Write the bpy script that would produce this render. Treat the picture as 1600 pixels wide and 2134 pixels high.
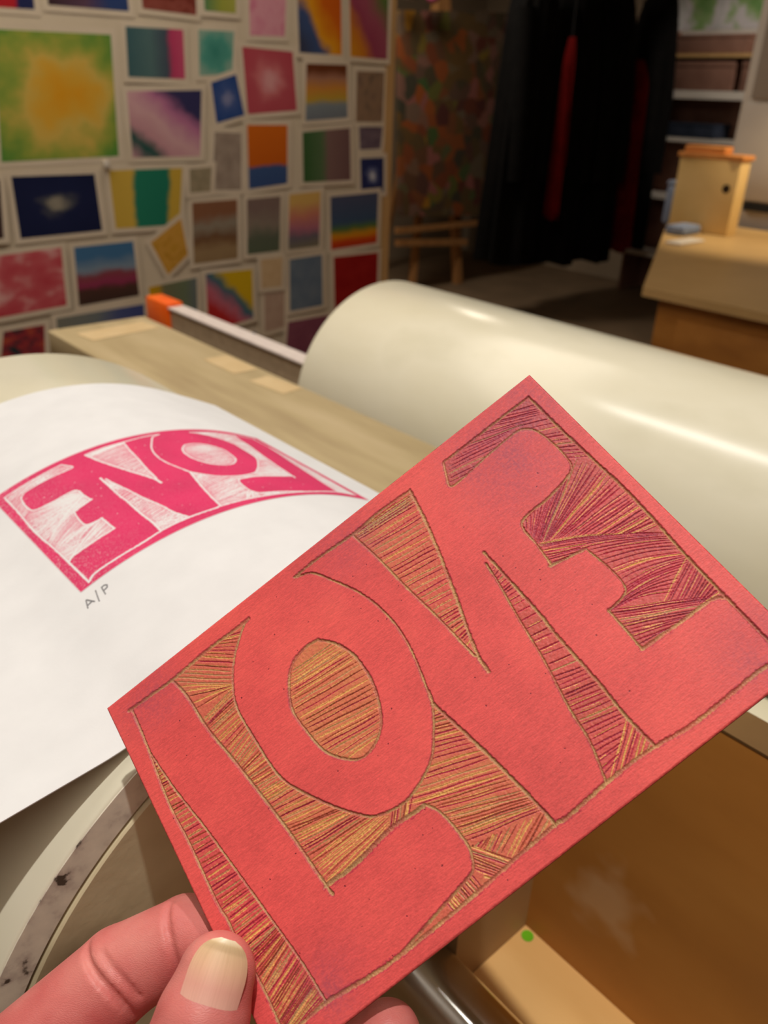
import bpy, math, random
import numpy as np
from mathutils import Matrix, Vector

# ------------------------------------------------------------------ clear
for o in list(bpy.data.objects):
    bpy.data.objects.remove(o, do_unlink=True)
scene = bpy.context.scene
COL = scene.collection
random.seed(7)
rng = np.random.default_rng(11)

# ------------------------------------------------------------------ camera
# world axes: X and Y run along the walls of the workshop, floor at z = 0
EYE = Vector((0.0, 0.0, 1.45))
cam_data = bpy.data.cameras.new('camera')
cam = bpy.data.objects.new('camera', cam_data)
COL.objects.link(cam)
RIGHT = Vector((0.75159189, -0.65890294, 0.03092806))
UP = Vector((0.28495219, 0.3666088, 0.88566373))
FWD = Vector((0.59490493, 0.65684466, -0.46329604))
cam.matrix_world = Matrix(((RIGHT.x, UP.x, -FWD.x, EYE.x), (RIGHT.y, UP.y, -FWD.y, EYE.y),
                           (RIGHT.z, UP.z, -FWD.z, EYE.z), (0, 0, 0, 1)))
cam_data.sensor_fit = 'VERTICAL'
cam_data.sensor_height = 24.0
cam_data.lens = 24.0 * 1680.0 / 2134.0
cam_data.clip_start = 0.01
cam_data.clip_end = 50
cam_data.dof.use_dof = True
cam_data.dof.focus_distance = 0.208
cam_data.dof.aperture_fstop = 12.0
scene.camera = cam

# ------------------------------------------------------------------ light
world = bpy.data.worlds.new('workshop_air')
scene.world = world
world.use_nodes = True
world.node_tree.nodes['Background'].inputs[0].default_value = (1.0, 0.86, 0.68, 1)
world.node_tree.nodes['Background'].inputs[1].default_value = 0.06

def spot(name, loc, target, watts, size=90, blend=0.6, radius=0.04, col=(1.0, 0.90, 0.77)):
    d = bpy.data.lights.new(name, 'SPOT')
    d.energy = watts; d.spot_size = math.radians(size); d.spot_blend = blend
    d.shadow_soft_size = radius; d.color = col
    o = bpy.data.objects.new(name, d); COL.objects.link(o)
    o.location = loc
    o.rotation_euler = (Vector(target) - Vector(loc)).to_track_quat('-Z', 'Y').to_euler()
    return o

def area(name, loc, sx, sy, watts, col=(1.0, 0.88, 0.73)):
    d = bpy.data.lights.new(name, 'AREA')
    d.shape = 'RECTANGLE'; d.size = sx; d.size_y = sy; d.energy = watts; d.color = col
    o = bpy.data.objects.new(name, d); COL.objects.link(o); o.location = loc
    return o

spot('key_spotlight', (-0.04, -0.04, 2.74), (0.25, 0.35, 1.2), 84, 80, 0.7, 0.016, (1.0, 0.96, 0.905))
area('tube_light', (0.42, 0.90, 2.82), 0.05, 0.9, 12, (1.0, 0.96, 0.9))
area('ambient_fill', (-0.7, -0.7, 2.82), 1.2, 1.2, 13)  # added soft fill from the viewer's side to lift the shadows
area('partition_fill', (0.6, 2.0, 2.82), 2.6, 0.9, 34)  # added wash to brighten the prints on the partition
area('easel_fill', (3.4, 4.2, 2.82), 1.2, 0.4, 42)  # added fill so the painting is not lost in the dark
spot('bench_spotlight', (4.2, 1.0, 2.72), (4.3, 1.75, 0.85), 250, 50, 0.7, 0.05, (1.0, 0.82, 0.55))
spot('shelf_fill_spot', (5.2, 1.6, 2.74), (6.3, 3.35, 1.6), 120, 34, 0.5, 0.05)  # added narrow beam to brighten shelf and picture but not the coats

scene.view_settings.view_transform = 'Standard'
scene.view_settings.look = 'None'
scene.view_settings.gamma = 1.0
scene.view_settings.use_curve_mapping = False
scene.view_settings.exposure = -0.52

# ------------------------------------------------------------------ helpers
def lin(c):
    return tuple(((x / 255.0) / 12.92 if x / 255.0 <= 0.04045 else ((x / 255.0 + 0.055) / 1.055) ** 2.4) for x in c)

def rgba(c):
    return (*lin(c), 1.0)

def tag(o, label=None, cat=None, group=None, kind=None):
    if label: o['label'] = label
    if cat: o['category'] = cat
    if group: o['group'] = group
    if kind: o['kind'] = kind
    return o

def empty(name, loc=(0, 0, 0)):
    o = bpy.data.objects.new(name, None)
    o.empty_display_size = 0.05
    o.location = loc
    COL.objects.link(o)
    return o

def mesh_obj(name, verts, faces, mat=None, parent=None, smooth=None, loc=None):
    me = bpy.data.meshes.new(name)
    me.from_pydata([tuple(v) for v in verts], [], [tuple(f) for f in faces])
    me.update()
    if smooth is not None:
        for p in me.polygons: p.use_smooth = True
        if smooth < 179: me.set_sharp_from_angle(angle=math.radians(smooth))
    o = bpy.data.objects.new(name, me)
    COL.objects.link(o)
    if mat: me.materials.append(mat)
    if parent:
        o.parent = parent
        if loc is None and parent.type == 'EMPTY':
            o.matrix_parent_inverse = Matrix.Translation(-parent.location)
    if loc is not None: o.location = loc
    return o

def box_vf(x0, x1, y0, y1, z0, z1, bev=0.0):
    if bev <= 0:
        v = [(x0,y0,z0),(x1,y0,z0),(x1,y1,z0),(x0,y1,z0),(x0,y0,z1),(x1,y0,z1),(x1,y1,z1),(x0,y1,z1)]
        f = [(0,3,2,1),(4,5,6,7),(0,1,5,4),(1,2,6,5),(2,3,7,6),(3,0,4,7)]
        return v, f
    import bmesh
    bm = bmesh.new()
    bmesh.ops.create_cube(bm, size=1)
    for w in bm.verts:
        w.co = ((x0+x1)/2 + w.co.x*(x1-x0), (y0+y1)/2 + w.co.y*(y1-y0), (z0+z1)/2 + w.co.z*(z1-z0))
    bmesh.ops.bevel(bm, geom=bm.edges[:], offset=bev, segments=2, affect='EDGES', profile=0.5)
    bm.verts.index_update()
    v = [tuple(w.co) for w in bm.verts]; f = [tuple(w.index for w in p.verts) for p in bm.faces]
    bm.free()
    return v, f

def box(name, x0, x1, y0, y1, z0, z1, mat, parent=None, bev=0.0):
    v, f = box_vf(x0, x1, y0, y1, z0, z1, bev)
    return mesh_obj(name, v, f, mat, parent, smooth=35 if bev else None)

def revolve_y(name, profile, cx, cz, mat, parent=None, seg=128, sharp=35, closed=True):
    """profile: (radius, y) points, revolved about the line x=cx, z=cz"""
    v = []; f = []; n = len(profile)
    for i in range(seg):
        a = 2 * math.pi * i / seg
        for r, y in profile: v.append((cx + r * math.sin(a), y, cz + r * math.cos(a)))
    for i in range(seg):
        j = (i + 1) % seg
        for k in range(n if closed else n - 1):
            l = (k + 1) % n
            f.append((i*n+k, i*n+l, j*n+l, j*n+k))
    return mesh_obj(name, v, f, mat, parent, smooth=sharp)

def tube(name, pts, rad, mat, parent=None, seg=12, smooth=60):
    """round bar along a polyline, capped"""
    v = []; f = []
    pts = [Vector(p) for p in pts]
    for i, p in enumerate(pts):
        d = (pts[min(i+1, len(pts)-1)] - pts[max(i-1, 0)]).normalized()
        a = d.orthogonal().normalized() if i == 0 else (a - d * a.dot(d)).normalized()
        b = d.cross(a)
        r = rad[i] if isinstance(rad, (list, tuple)) else rad
        for k in range(seg):
            t = 2 * math.pi * k / seg
            v.append(p + a * (r * math.cos(t)) + b * (r * math.sin(t)))
    for i in range(len(pts) - 1):
        for k in range(seg):
            l = (k + 1) % seg
            f.append((i*seg+k, i*seg+l, (i+1)*seg+l, (i+1)*seg+k))
    f.append(tuple(range(seg))[::-1]); f.append(tuple(range((len(pts)-1)*seg, len(pts)*seg)))
    return mesh_obj(name, v, f, mat, parent, smooth=smooth)

# ------------------------------------------------------------------ materials
def new_mat(name):
    m = bpy.data.materials.new(name); m.use_nodes = True
    nt = m.node_tree
    return m, nt, nt.nodes['Principled BSDF']

def node(nt, typ, **kw):
    n = nt.nodes.new(typ)
    for k, v in kw.items(): setattr(n, k, v)
    return n

def ramp(nt, src, stops, interp='LINEAR'):
    r = node(nt, 'ShaderNodeValToRGB')
    r.color_ramp.interpolation = interp
    e = r.color_ramp.elements
    while len(e) < len(stops): e.new(0.5)
    for el, (p, c) in zip(e, stops):
        el.position = p; el.color = rgba(c)
    if src is not None: nt.links.new(src, r.inputs[0])
    return r

def noise_mat(name, stops, scale=6.0, detail=6, rough=0.6, stretch=(1, 1, 1), bump=0.0, bscale=None, spec=0.3, metallic=0.0, distort=0.0, sss=0.0):
    m, nt, b = new_mat(name)
    tc = node(nt, 'ShaderNodeTexCoord'); mp = node(nt, 'ShaderNodeMapping')
    mp.inputs['Scale'].default_value = stretch
    nt.links.new(tc.outputs['Object'], mp.inputs[0])
    n = node(nt, 'ShaderNodeTexNoise')
    n.inputs['Scale'].default_value = scale; n.inputs['Detail'].default_value = detail
    n.inputs['Distortion'].default_value = distort
    nt.links.new(mp.outputs[0], n.inputs['Vector'])
    r = ramp(nt, n.outputs['Fac'], stops)
    nt.links.new(r.outputs[0], b.inputs['Base Color'])
    b.inputs['Roughness'].default_value = rough
    b.inputs['Specular IOR Level'].default_value = spec
    b.inputs['Metallic'].default_value = metallic
    if sss:
        b.inputs['Subsurface Weight'].default_value = sss
        b.inputs['Subsurface Radius'].default_value = (0.004, 0.0015, 0.0008)
        b.inputs['Subsurface Scale'].default_value = 1.0
    if bump:
        n2 = node(nt, 'ShaderNodeTexNoise'); n2.inputs['Scale'].default_value = bscale or scale * 6
        n2.inputs['Detail'].default_value = 5
        nt.links.new(mp.outputs[0], n2.inputs['Vector'])
        bp = node(nt, 'ShaderNodeBump'); bp.inputs['Strength'].default_value = bump
        bp.inputs['Distance'].default_value = 0.001
        nt.links.new(n2.outputs['Fac'], bp.inputs['Height']); nt.links.new(bp.outputs[0], b.inputs['Normal'])
    return m

M_cream = noise_mat('cream_enamel', [(0.30, (224, 217, 190)), (0.55, (231, 225, 202)), (0.68, (221, 215, 190)), (0.80, (192, 187, 160))], 9, 8, 0.21, (1, 0.5, 1), spec=0.5)
M_ring = noise_mat('stained_rim', [(0.325, (84, 72, 62)), (0.37, (196, 182, 168)), (0.50, (222, 212, 194)), (0.75, (236, 226, 206))], 150, 8, 0.5, spec=0.3)
M_disc = noise_mat('stained_end_board', [(0.25, (160, 146, 116)), (0.45, (214, 200, 164)), (0.62, (230, 216, 180)), (0.8, (206, 186, 150))], 22, 8, 0.6, bump=0.2)
M_dark = noise_mat('dark_gap', [(0.3, (40, 28, 18)), (0.7, (62, 44, 28))], 30, 4, 0.9)
M_wood = noise_mat('plank_wood', [(0.28, (156, 134, 98)), (0.5, (178, 158, 118)), (0.72, (192, 172, 134))], 5, 8, 0.55, (6, 0.7, 6), bump=0.15)
M_ply = noise_mat('brown_plywood', [(0.25, (142, 90, 36)), (0.5, (164, 108, 46)), (0.75, (182, 126, 60))], 4, 8, 0.5, (1, 1, 3), bump=0.1)
M_plyl = noise_mat('light_plywood', [(0.3, (222, 172, 104)), (0.6, (236, 190, 124)), (0.8, (214, 160, 92))], 7, 6, 0.5, (3, 1, 3))
M_plyg = noise_mat('grey_tan_panel', [(0.3, (158, 126, 88)), (0.7, (182, 150, 108))], 6, 5, 0.55)
def steel_turned():
    m, nt, b = new_mat('turned_steel')
    b.inputs['Base Color'].default_value = rgba((206, 202, 194)); b.inputs['Metallic'].default_value = 1.0
    b.inputs['Roughness'].default_value = 0.17; b.inputs['Anisotropic'].default_value = 0.95; b.inputs['Anisotropic Rotation'].default_value = 0.25
    tg = node(nt, 'ShaderNodeTangent', direction_type='RADIAL', axis='Y')
    nt.links.new(tg.outputs[0], b.inputs['Tangent'])
    return m
M_steel = steel_turned()
M_steel2 = noise_mat('brushed_steel', [(0.3, (168, 158, 150)), (0.7, (186, 176, 168))], 60, 3, 0.5, metallic=0.45)
M_bar_shaded = noise_mat('bar_steel_shaded', [(0.3, (172, 152, 126)), (0.7, (188, 166, 138))], 60, 3, 0.5, metallic=0.2)  # blade: same bar, colour darkened for its less lit side
M_bar_lit = noise_mat('bar_steel_lit', [(0.3, (214, 200, 194)), (0.7, (226, 214, 206))], 60, 3, 0.5)  # flange: same bar, colour lightened for its lit top
M_orange = noise_mat('orange_plastic', [(0.3, (252, 98, 16)), (0.7, (255, 112, 26))], 30, 2, 0.4)
M_paper = noise_mat('printing_paper', [(0.3, (217, 216, 216)), (0.7, (223, 222, 222))], 60, 4, 0.85, spec=0.1, bump=0.05, bscale=900)
M_sheet = noise_mat('print_margin', [(0.3, (216, 202, 180)), (0.7, (226, 212, 192))], 6, 3, 0.85, spec=0.1)
M_wall = noise_mat('paper_covered_wall', [(0.3, (212, 198, 174)), (0.7, (224, 210, 188))], 2.5, 4, 0.9, spec=0.1)
M_ceil = noise_mat('ceiling_white', [(0.3, (214, 206, 194)), (0.7, (224, 216, 204))], 2, 4, 0.9, spec=0.1)
M_room = noise_mat('workshop_plaster', [(0.3, (150, 134, 114)), (0.7, (166, 148, 126))], 2, 4, 0.9, spec=0.1)
M_floor = noise_mat('worn_concrete', [(0.3, (110, 92, 72)), (0.7, (132, 110, 86))], 3, 6, 0.6)
M_pine = noise_mat('pine_edge', [(0.3, (190, 150, 98)), (0.7, (208, 168, 114))], 6, 5, 0.6, (5, 5, 0.7))
M_easel = noise_mat('easel_beech', [(0.3, (168, 118, 70)), (0.7, (190, 138, 86))], 6, 5, 0.6, (5, 5, 0.7))
M_black = noise_mat('black_cotton', [(0.3, (9, 8, 8)), (0.7, (16, 14, 13))], 12, 4, 0.9, spec=0.1)
M_red = noise_mat('red_cotton', [(0.3, (80, 5, 4)), (0.7, (102, 8, 6))], 12, 4, 0.9, spec=0.1)
M_white = noise_mat('white_laminate', [(0.3, (214, 206, 196)), (0.7, (226, 218, 208))], 3, 3, 0.4)
M_black_rubber = noise_mat('black_rubber', [(0.3, (24, 24, 26)), (0.7, (34, 34, 36))], 10, 3, 0.7)
M_blue = noise_mat('blue_fabric', [(0.3, (112, 124, 150)), (0.7, (140, 150, 172))], 8, 4, 0.8)
M_blue_dark = noise_mat('navy_cloth', [(0.3, (34, 42, 58)), (0.7, (52, 60, 78))], 8, 4, 0.8)
M_brownbox = noise_mat('mauve_brown_card', [(0.3, (128, 92, 78)), (0.7, (146, 108, 92))], 8, 4, 0.8)
M_green = noise_mat('green_sticker', [(0.3, (96, 168, 12)), (0.7, (112, 186, 22))], 30, 2, 0.5)
M_boxwood = noise_mat('birch_box', [(0.3, (214, 178, 112)), (0.7, (230, 196, 134))], 4, 5, 0.5)
M_tanlid = noise_mat('orange_card', [(0.3, (206, 132, 66)), (0.7, (222, 152, 86))], 6, 4, 0.7)
M_pencil = noise_mat('pencil_line', [(0.3, (120, 118, 120)), (0.7, (150, 148, 150))], 400, 2, 0.8)

# ------------------------------------------------------------------ setting
tag(box('floor', -2.6, 6.6, -2.6, 6.1, -0.1, 0, M_floor), 'grey brown concrete workshop floor', kind='structure')
tag(box('ceiling', -2.6, 6.6, -2.6, 6.1, 2.85, 2.95, M_ceil), 'plain workshop ceiling', kind='structure')
tag(box('wall_far', -2.6, 6.6, 6.0, 6.1, 0, 2.85, M_room), 'dim far wall behind the easel', kind='structure')
tag(box('wall_right', 6.5, 6.6, -2.6, 6.0, 0, 2.85, M_room), 'right wall behind the shelf', kind='structure')
tag(box('wall_left', -2.6, -2.5, -2.6, 6.0, 0, 2.85, M_room), 'side wall out of view', kind='structure')
tag(box('wall_near', -2.5, 6.5, -2.6, -2.5, 0, 2.85, M_room), 'wall behind the viewer', kind='structure')
tag(box('wall_back', -2.5, 2.46, 2.8, 2.86, 0, 2.84, M_wall), 'pale partition covered with colourful prints', kind='structure')
tag(box('trim_1', 2.46, 2.505, 2.795, 2.865, 0, 2.84, M_pine), 'pine edge strip of the partition', kind='structure')

# ------------------------------------------------------------------ press: frame, drums, plank
LX, LZ, LR, LY0, LY1 = 0.15414, 1.12808, 0.1615, 0.1816, 0.5451
RX, RZ, RR, RY0, RY1 = 0.782, 1.0473, 0.161, 0.03, 0.88

stand = empty('press_stand', (0.45, 0.8, 0))
tag(stand, 'brown plywood stand with posts under the cream drums', 'stand')
box('plinth', 0.10, 0.86, 0.56, 1.04, 0.0, 0.09, M_ply, stand)
box('bearing_post', LX-0.03, LX+0.03, LY1+0.006, LY1+0.05, 0.09, LZ-0.0125, M_ply, stand)
box('bearing_post', RX-0.03, RX+0.03, RY1+0.006, RY1+0.05, 0.09, RZ-0.0125, M_ply, stand)
box('support_post', 0.42, 0.47, 0.60, 0.64, 0.09, 1.108, M_ply, stand)
box('support_post', 0.42, 0.47, 0.98, 1.02, 0.09, 1.108, M_ply, stand)

box('front_rail', 0.548, 0.612, -0.20, 0.33, 0.955, 1.0, M_cream, stand, 0.004)
for y in (-0.15, 0.30):
    box('rail_post', 0.565, 0.60, y-0.018, y+0.018, 0.0, 0.955, M_ply, stand)
box('floor_rail', 0.565, 0.60, 0.318, 0.56, 0.0, 0.09, M_ply, stand)

bin_ = empty('plywood_cabinet', (0.2, 0.0, 0))
tag(bin_, 'brown plywood cabinet with a pale inner ledge below the red block', 'cabinet')
def highlight_ply():  # pale spot on the side panel is a highlight painted into the colour
    m = M_ply.copy(); m.name = 'highlight_plywood'; nt = m.node_tree; b = nt.nodes['Principled BSDF']
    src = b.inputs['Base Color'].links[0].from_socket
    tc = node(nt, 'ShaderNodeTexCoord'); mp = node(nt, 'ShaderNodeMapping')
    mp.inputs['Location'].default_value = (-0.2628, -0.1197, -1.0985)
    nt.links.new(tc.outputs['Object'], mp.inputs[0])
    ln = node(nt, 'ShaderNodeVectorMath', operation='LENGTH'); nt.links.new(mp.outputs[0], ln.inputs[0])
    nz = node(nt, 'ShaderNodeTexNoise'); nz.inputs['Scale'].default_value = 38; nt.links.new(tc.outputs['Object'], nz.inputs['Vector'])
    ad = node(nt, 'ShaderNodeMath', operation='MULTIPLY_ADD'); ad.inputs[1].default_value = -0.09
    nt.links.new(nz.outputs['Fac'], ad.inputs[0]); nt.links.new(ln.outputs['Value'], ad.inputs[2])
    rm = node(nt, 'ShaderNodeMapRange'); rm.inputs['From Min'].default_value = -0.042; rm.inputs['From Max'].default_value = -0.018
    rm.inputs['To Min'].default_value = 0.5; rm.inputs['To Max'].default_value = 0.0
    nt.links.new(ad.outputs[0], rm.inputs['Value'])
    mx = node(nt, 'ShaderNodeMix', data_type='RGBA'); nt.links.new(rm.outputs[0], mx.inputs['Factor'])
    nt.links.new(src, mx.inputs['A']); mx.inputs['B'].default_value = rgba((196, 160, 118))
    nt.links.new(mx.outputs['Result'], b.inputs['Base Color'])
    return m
box('side_panel', 0.2628, 0.2808, -0.30, 0.175, 0.0, 1.2314, highlight_ply(), bin_, 0.001)
M_edge_shade = noise_mat('painted_edge_shade', [(0.3, (104, 76, 42)), (0.7, (118, 88, 50))], 20, 4, 0.6)  # darker strip paints shade along the panel top, not a separate banding
box('shade_strip', 0.2628, 0.2808, -0.30, 0.175, 1.2314, 1.2326, M_edge_shade, bin_)
box('end_panel', 0.2040, 0.2628, 0.160, 0.175, 0.0, 1.205, M_plyg, bin_)
box('ledge', 0.115, 0.2628, -0.30, 0.160, 1.0205, 1.0385, M_plyl, bin_, 0.001)

def drum(name, cx, cz, r, y0, y1, label):
    e = empty(name, (cx, y0, cz - r))
    tag(e, label, 'press drum', 'cream drums of the press')
    ri = r - 0.0105
    revolve_y('shell', [(ri, y0+0.0006), (r-0.0012, y0+0.0006), (r-0.0004, y0+0.001), (r, y0+0.002), (r, y1-0.004), (r-0.0012, y1-0.0012), (r-0.004, y1), (ri, y1)], cx, cz, M_cream, e, 192, 50)
    revolve_y('end_ring', [(ri, y0-0.0006), (r-0.0007, y0+0.0004), (r-0.0007, y0+0.0016), (ri, y0+0.0016)], cx, cz, M_ring, e, 160, 30)
    revolve_y('gap_seal', [(ri-0.0016, y0+0.003), (ri+0.001, y0+0.003), (ri+0.001, y0+0.006), (ri-0.0016, y0+0.006)], cx, cz, M_dark, e, 128, 30)
    revolve_y('end_disc', [(0.012, y0-0.0016), (ri-0.0018, y0-0.0016), (ri-0.0012, y0-0.0010), (ri-0.0012, y0+0.012), (0.012, y0+0.012)], cx, cz, M_disc, e, 128, 30)
    revolve_y('end_disc', [(0.012, y1-0.008), (ri, y1-0.008), (ri, y1-0.016), (0.012, y1-0.016)], cx, cz, M_disc, e, 96, 30)
    tube('axle', [(cx, y0-0.008, cz), (cx, y1+0.05, cz)], 0.0122, M_steel2, e, 24)
    return e

drum('press_drum', LX, LZ, LR, LY0, LY1, 'cream drum carrying the white sheet with the pink print')
drum('press_drum', RX, RZ, RR, RY0, RY1, 'bare glossy cream drum behind the red carved block')

plank = empty('wooden_plank', (0.444, 0.76, 1.108))
tag(plank, 'long pale wooden plank lying between the two cream drums', 'plank')
box('board', 0.374, 0.514, 0.40, 1.10, 1.108, 1.15, M_wood, plank, 0.002)
M_tape = noise_mat('masking_tape', [(0.3, (200, 172, 126)), (0.7, (208, 182, 138))], 30, 3, 0.7)
def tape(x, y, w, h, rz):
    c, s = math.cos(rz), math.sin(rz)
    v = []
    for z in (1.1502, 1.1506):
        for a, b in ((-w,-h),(w,-h),(w,h),(-w,h)): v.append((x+a*c-b*s, y+a*s+b*c, z))
    mesh_obj('tape_patch', v, box_vf(0,1,0,1,0,1)[1], M_tape, plank)
tape(0.45, 1.045, 0.05, 0.022, 0.1); tape(0.492, 0.83, 0.016, 0.035, 0.0); tape(0.493, 0.735, 0.014, 0.03, 0.1)

rod = empty('steel_roller', (0.18, -0.05, 1.0385))
tag(rod, 'thick polished steel roller rod below the red block', 'roller')
tube('bar', [(0.18, -0.29, 1.0625), (0.18, 0.172, 1.0625)], 0.0233, M_steel, rod, 64, 30)
tube('journal', [(0.18, 0.171, 1.0625), (0.18, 0.178, 1.0625)], 0.012, M_steel2, rod, 24, 30)

bar = empty('steel_bar', (0.70, 1.2, 1.03))
tag(bar, 'steel angle bar with an orange end cap beyond the plank', 'bar')
box('blade', 0.700, 0.704, 0.90, 1.41, 1.032, 1.078, M_bar_shaded, bar)
box('flange', 0.696, 0.728, 0.90, 1.41, 1.078, 1.081, M_bar_lit, bar)
box('end_cap', 0.692, 0.730, 1.385, 1.47, 1.026, 1.088, M_orange, bar, 0.006)
box('bracket', 0.704, 0.752, 0.90, 0.92, 1.0, 1.03, M_steel2, bar)

st = revolve_y('green_sticker', [(0.0, 0.0), (0.0034, 0.0), (0.0033, 0.0003), (0.0, 0.0003)], 0, 0, M_green, None, 32, 30)
st.rotation_euler = (math.pi/2, 0, 0); st.location = (0.2578, 0.1545, 1.0387)
tag(st, 'small round green sticker at the corner of the pale wooden ledge', 'sticker')

# ------------------------------------------------------------------ carved block (150 x 100 mm), data in millimetres:
# u runs along the top of the letters, v from the top edge of the block to the bottom edge
CARVED = {"E":[[116.12,4.91],[145.39,5.35],[145.5,21.15],[146.22,39.57],[146.21,49.9],[145.47,65.42],[145.26,78.61],[142.32,76.93],[134.23,76.66],[122.75,76.03],[122.89,64.26],[127.78,63.68],[129.84,61.81],[129.96,56.19],[128.91,48.75],[119.86,46.64],[120.43,40.25],[121.32,32.89],[130.1,32.16],[135.81,31.35],[139.94,29.8],[141.24,27.27],[141.45,21.38],[140.56,15.07],[136.28,11.38],[116.69,12.41],[113.24,11.94]],"V":[[104.27,5.53],[84.16,5.23],[87.37,27.15],[89.2,39.25],[91.18,52.6],[92.49,48.88],[95.18,40.42],[97.61,32.33],[101.54,18.03]],"W":[[108.81,32.98],[109.26,43.62],[109.66,54.36],[109.45,61.56],[109.93,75.24],[109.76,85.58],[110.48,94.27],[100.3,93.96],[96.87,94.0],[99.8,85.05],[100.87,76.53],[103.3,64.42],[105.05,51.85],[106.7,41.97]],"O":[[60.05,23.22],[63.62,27.39],[65.93,33.25],[66.12,40.14],[64.96,45.65],[62.34,51.21],[58.57,54.46],[53.73,55.57],[49.94,53.35],[46.3,48.25],[44.97,40.97],[44.62,34.83],[46.78,29.36],[50.3,24.79],[55.19,22.96]],"L":[[47.39,5.55],[44.71,6.66],[38.82,11.8],[34.52,17.98],[32.25,24.35],[32.21,33.85],[33.34,47.09],[39.45,58.27],[45.45,66.0],[49.08,68.83],[55.63,70.3],[60.66,69.38],[67.39,66.14],[72.21,60.35],[75.34,55.66],[77.15,64.06],[78.88,72.53],[80.36,81.06],[81.63,89.26],[82.16,94.34],[70.46,94.83],[64.57,95.22],[50.92,95.79],[39.47,95.97],[40.95,95.23],[50.37,93.57],[57.54,92.25],[61.24,91.17],[63.09,87.46],[63.18,84.19],[62.72,79.71],[61.72,76.05],[59.95,73.36],[56.57,73.45],[49.92,73.06],[38.59,74.41],[29.96,74.81],[28.44,59.54],[26.83,47.91],[24.74,35.19],[22.59,23.61],[21.85,12.59],[20.28,5.95],[32.98,5.32]],"S":[[5.54,18.83],[7.23,31.46],[9.84,44.4],[11.92,57.02],[14.45,73.24],[16.17,84.66],[16.97,94.41],[9.29,94.57],[4.34,94.13],[5.23,82.44],[4.54,73.79],[4.68,66.33],[4.2,61.24],[4.48,45.08],[4.15,34.48],[5.15,22.06]]}
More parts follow.
